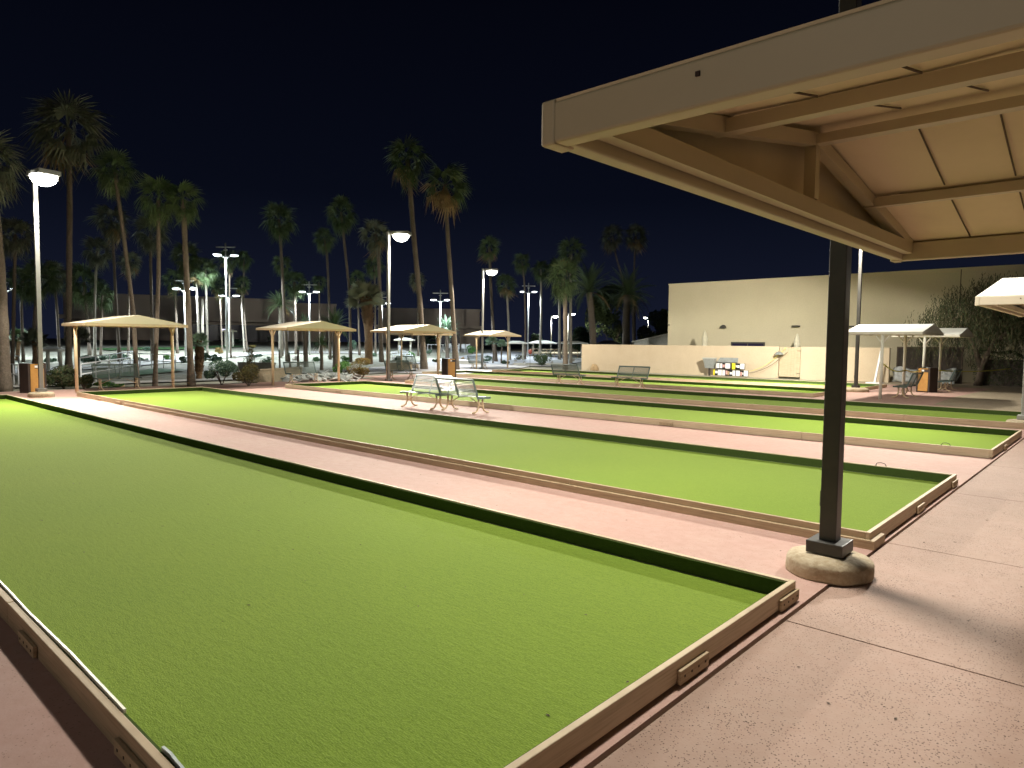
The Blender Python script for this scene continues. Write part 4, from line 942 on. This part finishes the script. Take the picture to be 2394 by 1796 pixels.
b = MB(); b.bb((.2, -.6, 0), (12.8, .6, 1.3)); b.build('core', 'brown_dark', g)
p = spot(2285, 902, 0); g = empty('drooping_tree', p, 0, 'dark tree with drooping foliage leaning in front of the beige building', 'tree')
T = Vector
limbs = [[T((0, 0, -.1)), T((.15, 0, 1.0)), T((.55, .1, 2.1)), T((.9, .2, 3.2))], [T((.12, 0, .9)), T((-.25, .1, 2.0)), T((-.9, .1, 3.1)), T((-1.7, 0, 4.0))], [T((.55, .1, 2.1)), T((1.5, 0, 3.0)), T((2.6, -.2, 3.6))], [T((.8, .2, 2.9)), T((.4, .3, 4.0)), T((-.4, .3, 4.9))], [T((.9, .2, 3.2)), T((1.9, .3, 4.3)), T((2.4, .3, 5.0))]]
b = MB()
for i, P in enumerate(limbs): b.tube(P, [(.20, .14, .10, .06)[min(3, k+(0 if i == 0 else 1))] for k in range(len(P))], 9)
b.build('trunk', 'bark', g, True)
b = MB(); r = random.Random(5); cl = []
for i in range(150):
    a = r.uniform(0, 6.28); q = r.random()**.5; x = .35+math.cos(a)*3.3*q; y = math.sin(a)*2.2*q; top = 5.3-2.0*(q**2)+r.uniform(-.5, .3)
    if x < -1.4: top -= .2
    cl.append((x, y, top))
for (x, y, z) in cl:
    for s_ in range(6):
        px_, py_ = x+r.gauss(0, .28), y+r.gauss(0, .28); ln = r.uniform(.7, 2.3)*(1.1 if z < 5 else .8); zz = z+r.uniform(-.2, .2); dx, dy = r.gauss(0, .10), r.gauss(0, .10); n = int(ln/.075)
        for k in range(n):
            q = k/n; c = Vector((px_+dx*q*2, py_+dy*q*2, zz-ln*q)); a = Vector((r.gauss(0, 1), r.gauss(0, 1), .2)).normalized()
            u = Vector((r.gauss(0, .3), r.gauss(0, .3), -1)).normalized()*r.uniform(.05, .10); v = a*.018; c += Vector((r.gauss(0, .05), r.gauss(0, .05), 0))
            b.add([c-u, c+v, c+u, c-v], [(0, 1, 2, 3)], 1 if r.random() < .4 else 0)
b.build('foliage', ['leaf_olive', 'leaf_dark'], g)
p = spot(2420, 905, 0); g = empty('drooping_tree', p, 0, 'second dark drooping tree, cut by the right edge above the hedge', 'tree')
hook([o for o in COL.objects if o.name == 'trunk' and o.parent and o.parent.name == 'drooping_tree'][0].data if False else bpy.data.objects['drooping_tree'].children[0].data, 'trunk', g, rot=(0, 0, 2))
hook(bpy.data.objects['drooping_tree'].children[1].data, 'foliage', g, rot=(0, 0, 2))

# ------------------------------------------------------------------ rocks, low walls, rails, furniture
def rock(px, py, wpx, hpx, label, m='rock', seed=1, cat='boulder', name='boulder', group='garden boulders'):
    p = spot(px, py); k = deep(p)/FPX; b = MB(); n = 9; mr = 6; r = random.Random(seed); vs = []; fs = []
    for j in range(mr+1):
        for i in range(n):
            a = 2*math.pi*i/n; e_ = math.pi/2*j/mr; d = Vector((math.cos(a)*math.cos(e_), math.sin(a)*math.cos(e_), math.sin(e_)))
            q = 1+.38*noise.noise(d*1.7+Vector((seed*3.1, 0, 0))); vs.append((d.x*wpx*k/2*q, d.y*wpx*k/2*q*.8, d.z*hpx*k*q-.02))
    for j in range(mr):
        for i in range(n): fs.append((j*n+i, j*n+(i+1) % n, (j+1)*n+(i+1) % n, (j+1)*n+i))
    b.add(vs, fs); o = b.build(name, m); o.location = p; return tag(o, label, cat, group)
rock(1390, 866, 22, 16, 'tan boulder leaning at the left end of the stucco wall', 'rock_tan', 3)
rock(971, 862, 24, 15, 'large grey boulder behind the bench of the third canopy', 'rock', 5)
rock(1339, 846, 11, 7, 'pale boulder in the gravel near the wall end', 'rock', 7)
rock(1364, 850, 12, 6, 'flat pale boulder touching the stucco wall end', 'rock', 8)
rock(1226, 850, 9, 5, 'small dark stone left of the rose bush', 'rock', 9)
rock(1082, 840, 10, 5, 'small brown stone right of the tallest palms', 'rock_tan', 10)
rock(1095, 843, 10, 7, 'dark round stone right of the small brown one', 'rock', 11)
rock(848, 835, 14, 6, 'flat grey stone behind the rusty orange shrub', 'rock', 12)
rock(1038, 824, 9, 7, 'white boulder beneath the bright feather palm', 'rock', 13)
rock(690, 842, 16, 10, 'pale boulder pile top behind the second canopy bench', 'rock', 14)
rock(280, 903, 26, 6, 'flat brown stone beside the bright green plants', 'rock_tan', 15)
rock(1290, 850, 8, 6, 'dark stone right of the rose bush', 'rock', 16)
for i, (px, py, wp, hp, lab) in enumerate(((300, 832, 14, 5, 'pale rock on the mound behind the first canopy'), (410, 846, 10, 5, 'small pale rock by the side lit trunk'), (548, 836, 12, 5, 'pale rock right of the tallest mast foot'), (610, 846, 10, 5, 'rock left of the second canopy left post'), (705, 852, 10, 6, 'rock below the silvery little palm'), (835, 850, 12, 6, 'rock left of the shaggy palm foot'), (920, 838, 9, 5, 'small rock beneath the third canopy'), (1130, 842, 9, 5, 'small rock left of the third lamp post'), (1205, 846, 10, 5, 'pale rock right of the small canopy'))):
    rock(px, py, wp, hp, lab, 'rock', 20+i)
b = MB(); r = random.Random(9)
for i in range(190):
    q = spot(r.uniform(668, 835), r.uniform(876, 893)); s_ = r.uniform(.07, .26)
    M = Matrix.Rotation(r.uniform(0, 6.28), 3, 'Z') @ Matrix.Rotation(r.uniform(-.6, .6), 3, 'X') @ Matrix.Rotation(r.uniform(-.6, .6), 3, 'Y')
    b.box((q.x, q.y, q.z+.03+.10*r.random()), (s_*2, s_*1.4, .05), M)
tag(b.build('broken_slate', 'slate'), 'bed of broken slate slabs behind the second canopy bench', 'stone bed', kind='stuff')
def block_wall(pa, pb, h, label, m='brick', th=.3, name='low_wall'):
    a, c = spot(*pa), spot(*pb); d = (c-a).normalized(); L = (c-a).length; b = MB(); n = 4
    b.bb((0, -th/2, -.2), (L, th/2, h)); b.bb((-.02, -th/2-.03, h), (L+.02, th/2+.03, h+.06))
    o = b.build(name, m); o.location = a; o.rotation_euler = (0, 0, math.atan2(d.y, d.x)); return tag(o, label, 'low wall', 'low block walls of the garden')
block_wall((600, 893), (700, 884), .50, 'low brick wall right of the orange tipped shrub')
block_wall((905, 866), (960, 864), .42, 'low brick wall behind the third canopy bench')
block_wall((1200, 854), (1330, 856), .12, 'thin low kerb wall in the gravel near the rose bush', 'galvanised_pole', .16)
block_wall((1040, 850), (1130, 853), .18, 'low kerb wall right of the tallest palms', 'galvanised_pole', .2)
block_wall((560, 862), (640, 866), .35, 'low pale wall behind the orange tipped shrub', 'rock')
def rail(pa, pb, h, label, posts=5, m='white_paint', rr=.03, levels=(1.0, .5)):
    a, c = spot(*pa), spot(*pb); d = c-a; g = empty('hand_rail', a, 0, label, 'rail', 'white painted rails of the ramps')
    for q in levels:
        b = MB(); b.tube([(0, 0, h*q), (d.x/2, d.y/2, h*q+d.z/2), (d.x, d.y, h*q+d.z)], rr, 6); b.build('bar', m, g, True)
    for i in range(posts):
        q = i/(posts-1); b = MB(); b.tube([(d.x*q, d.y*q, d.z*q-.05), (d.x*q, d.y*q, h+d.z*q)], rr, 6); b.build('post', m, g, True)
    return g
rail((188, 885), (312, 860), .95, 'white ramp rail rising behind the first canopy bench, upper one')
rail((190, 900), (305, 874), .85, 'white ramp rail behind the first canopy bench, lower one')
rail((300, 858), (410, 862), .8, 'white rail between the side lit trunk and the first canopy right post')
rail((0, 872), (45, 876), .9, 'white rail at the left edge behind the orange fronted bin')
rail((0, 892), (44, 900), .8, 'lower white rail at the left edge beside the bin')
rail((905, 842), (960, 836), .4, 'low white pipe rail behind the third canopy, upper', levels=(1.0,))
rail((905, 850), (965, 842), .4, 'low white pipe rail behind the third canopy, lower', levels=(1.0,))
rail((1240, 836), (1350, 838), .9, 'pale rail along the picnic area', 7, 'cream_steel')
# picnic canopies and umbrellas far behind
def far_canopy(pl, pr, ye, yt, yb, label, cloth='white_cloth', steel='white_steel', name='picnic_canopy'):
    p = spot((pl+pr)/2, yb); k = deep(p)/FPX; W = (pr-pl)*k
    zb = level((pl+pr)/2, ye, p)-p.z; zr = level((pl+pr)/2, yt, p)-p.z
    g = empty(name, p, YAW, label, 'canopy', 'pale picnic canopies deep in the garden'); hx = W/2; hy = W*.42
    b = MB(); z0 = zb+.12; b.add([(-hx, -hy, z0), (hx, -hy, z0), (hx, hy, z0), (-hx, hy, z0), (-hx*.35, 0, zr), (hx*.35, 0, zr)], [(0, 1, 5, 4), (2, 3, 4, 5), (1, 2, 5), (3, 0, 4)])
    o = b.build('roof_cloth', cloth, g); s_ = o.modifiers.new('t', 'SOLIDIFY'); s_.thickness = .02
    b = MB(); b.bb((-hx, -hy, zb), (hx, -hy+.05, z0-.002)); b.bb((-hx, hy-.05, zb), (hx, hy, z0-.002)); b.bb((-hx, -hy+.05, zb), (-hx+.05, hy-.05, z0-.002)); b.bb((hx-.05, -hy+.05, zb), (hx, hy-.05, z0-.002)); b.build('fascia', steel, g)
    for sx in (-1, 1):
        b = MB(); b.tube([(sx*hx*.62, 0, 0), (sx*hx*.62, 0, z0+.1)], .09, 8); b.build('post', steel, g, True)
    return g
far_canopy(1180, 1232, 804, 797, 842, 'white picnic canopy under the small canopy by the third lamp post')
far_canopy(1233, 1300, 804, 796, 834, 'white picnic canopy left of the picnic rail, in front of far lamps')
far_canopy(1302, 1372, 804, 797, 834, 'pale picnic canopy just left of the stucco wall', 'canopy_cloth_pale')
far_canopy(1393, 1449, 806, 796, 834, 'pale picnic canopy roof peeking over the stucco wall', 'canopy_cloth_pale')
far_canopy(1456, 1500, 808, 800, 832, 'dim picnic canopy roof over the wall below the feather palms', 'canopy_cloth_pale')
far_canopy(924, 968, 797, 790, 828, 'small white umbrella roof seen beneath the third canopy')
far_canopy(104, 151, 822, 811, 868, 'bluish white roof left of the first canopy post')
far_canopy(522, 550, 776, 770, 812, 'little white roof hung right of the tallest mast foot')
def garden_table(px, py, label, sc=1.0):
    p = spot(px, py); g = empty('garden_table', p, rnd.uniform(0, 3), label, 'table', 'white garden furniture')
    b = MB(); b.bb((-.8, -.45, .70), (.8, .45, .75)); b.build('table_top', 'white_paint', g)
    for sx in (-1, 1):
        for sy in (-1, 1): b = MB(); b.bb((sx*.72-.03, sy*.38-.03, 0), (sx*.72+.03, sy*.38+.03, .70)); b.build('leg', 'white_paint', g)
garden_table(1018, 822, 'white garden table left of the white lit mast by the feather palm')
garden_table(1064, 824, 'white garden table right of the mast by the feather palm')
def garden_chair(px, py, i):
    p = spot(px, py); g = empty('garden_chair', p, rnd.uniform(0, 6), ['white garden chair left of the row behind the tall palm', 'second white garden chair in the row right of the tall palm', 'middle white garden chair of the row right of the tall palm', 'fourth white garden chair in the row right of the tall palm', 'last white garden chair, beside the green shrub', 'white garden chair beneath the small white umbrella'][i], 'chair', 'white garden furniture')
    b = MB(); b.bb((-.25, -.25, .40), (.25, .25, .44)); b.build('seat', 'white_paint', g)
    b = MB(); b.bb((-.25, .22, .44), (.25, .26, .92)); b.build('backrest', 'white_paint', g)
    for sx in (-1, 1):
        for sy in (-1, 1): b = MB(); b.bb((sx*.22-.02, sy*.22-.02, 0), (sx*.22+.02, sy*.22+.02, .40)); b.build('leg', 'white_paint', g)
for i, (x, y) in enumerate(((1036, 822), (1050, 823), (1078, 823), (1086, 824), (1094, 824), (940, 830))): garden_chair(x, y, i)
g = empty('flag_sign', spot(1239, 860), YAW, 'dark red marker basket on a thin post left of the rose bush', 'marker')
b = MB(); b.tube([(0, 0, 0), (0, 0, 1.05)], .018, 6); b.build('post', 'dark_bronze', g)
b = MB(); b.lathe([(.10, 1.02), (.16, 1.2), (.15, 1.36), (.10, 1.38)], 10); b.build('basket', 'red_plastic', g, True)
g = empty('triangular_sign', spot(1521, 818), YAW, 'white triangular road sign on a post left of the beige building', 'sign')
p = Vector(g.location); zt = level(1521, 775, p)-p.z; s_ = 10*deep(p)/FPX
b = MB(); b.tube([(0, 0, 0), (0, 0, zt)], .06, 6); b.build('post', 'galvanised_pole', g)
b = MB(); b.add([(-s_, 0, zt), (s_, 0, zt), (0, 0, zt-s_*1.6), (-s_, -.05, zt), (s_, -.05, zt), (0, -.05, zt-s_*1.6)], [(0, 1, 2), (5, 4, 3), (0, 3, 4, 1), (1, 4, 5, 2), (2, 5, 3, 0)]); b.build('sign_plate', 'sign_white', g)
b = MB(); c_ = s_*.5; b.add([(-c_, -.06, zt-s_*.22), (c_, -.06, zt-s_*.22), (0, -.06, zt-s_*1.05)], [(2, 1, 0)]); b.build('sign_centre', 'red_plastic', g)
# litter on the pavement and leaves: nobody could count it
b = MB(); r = random.Random(3)
for i in range(580):
    if i < 300: x, y, z = r.uniform(-4.8, 6), r.uniform(23.8, 38), .035
    elif i >= 520: x, y, z = r.uniform(-16, -2), r.uniform(1.4, 5), .0175
    elif i < 430: x, y, z = r.uniform(-1.6, 1.5), r.uniform(1, 14), -.011
    else: x, y, z = r.uniform(-25, -2), r.choice((r.uniform(5.3, 6.8), r.uniform(11.3, 14))), .003
    s_ = r.uniform(.006, .02) if i > 300 else r.uniform(.02, .06); a = r.uniform(0, 6.28)
    b.add([(x+s_*math.cos(a), y+s_*math.sin(a), z), (x-s_*.4*math.sin(a), y+s_*.4*math.cos(a), z+.003), (x-s_*math.cos(a), y-s_*math.sin(a), z), (x+s_*.4*math.sin(a), y-s_*.4*math.cos(a), z+.002)], [(0, 1, 2, 3)])
tag(b.build('fallen_leaves', 'bark'), 'scattered dry leaf bits on the gravel and pavement', 'leaf litter', kind='stuff')
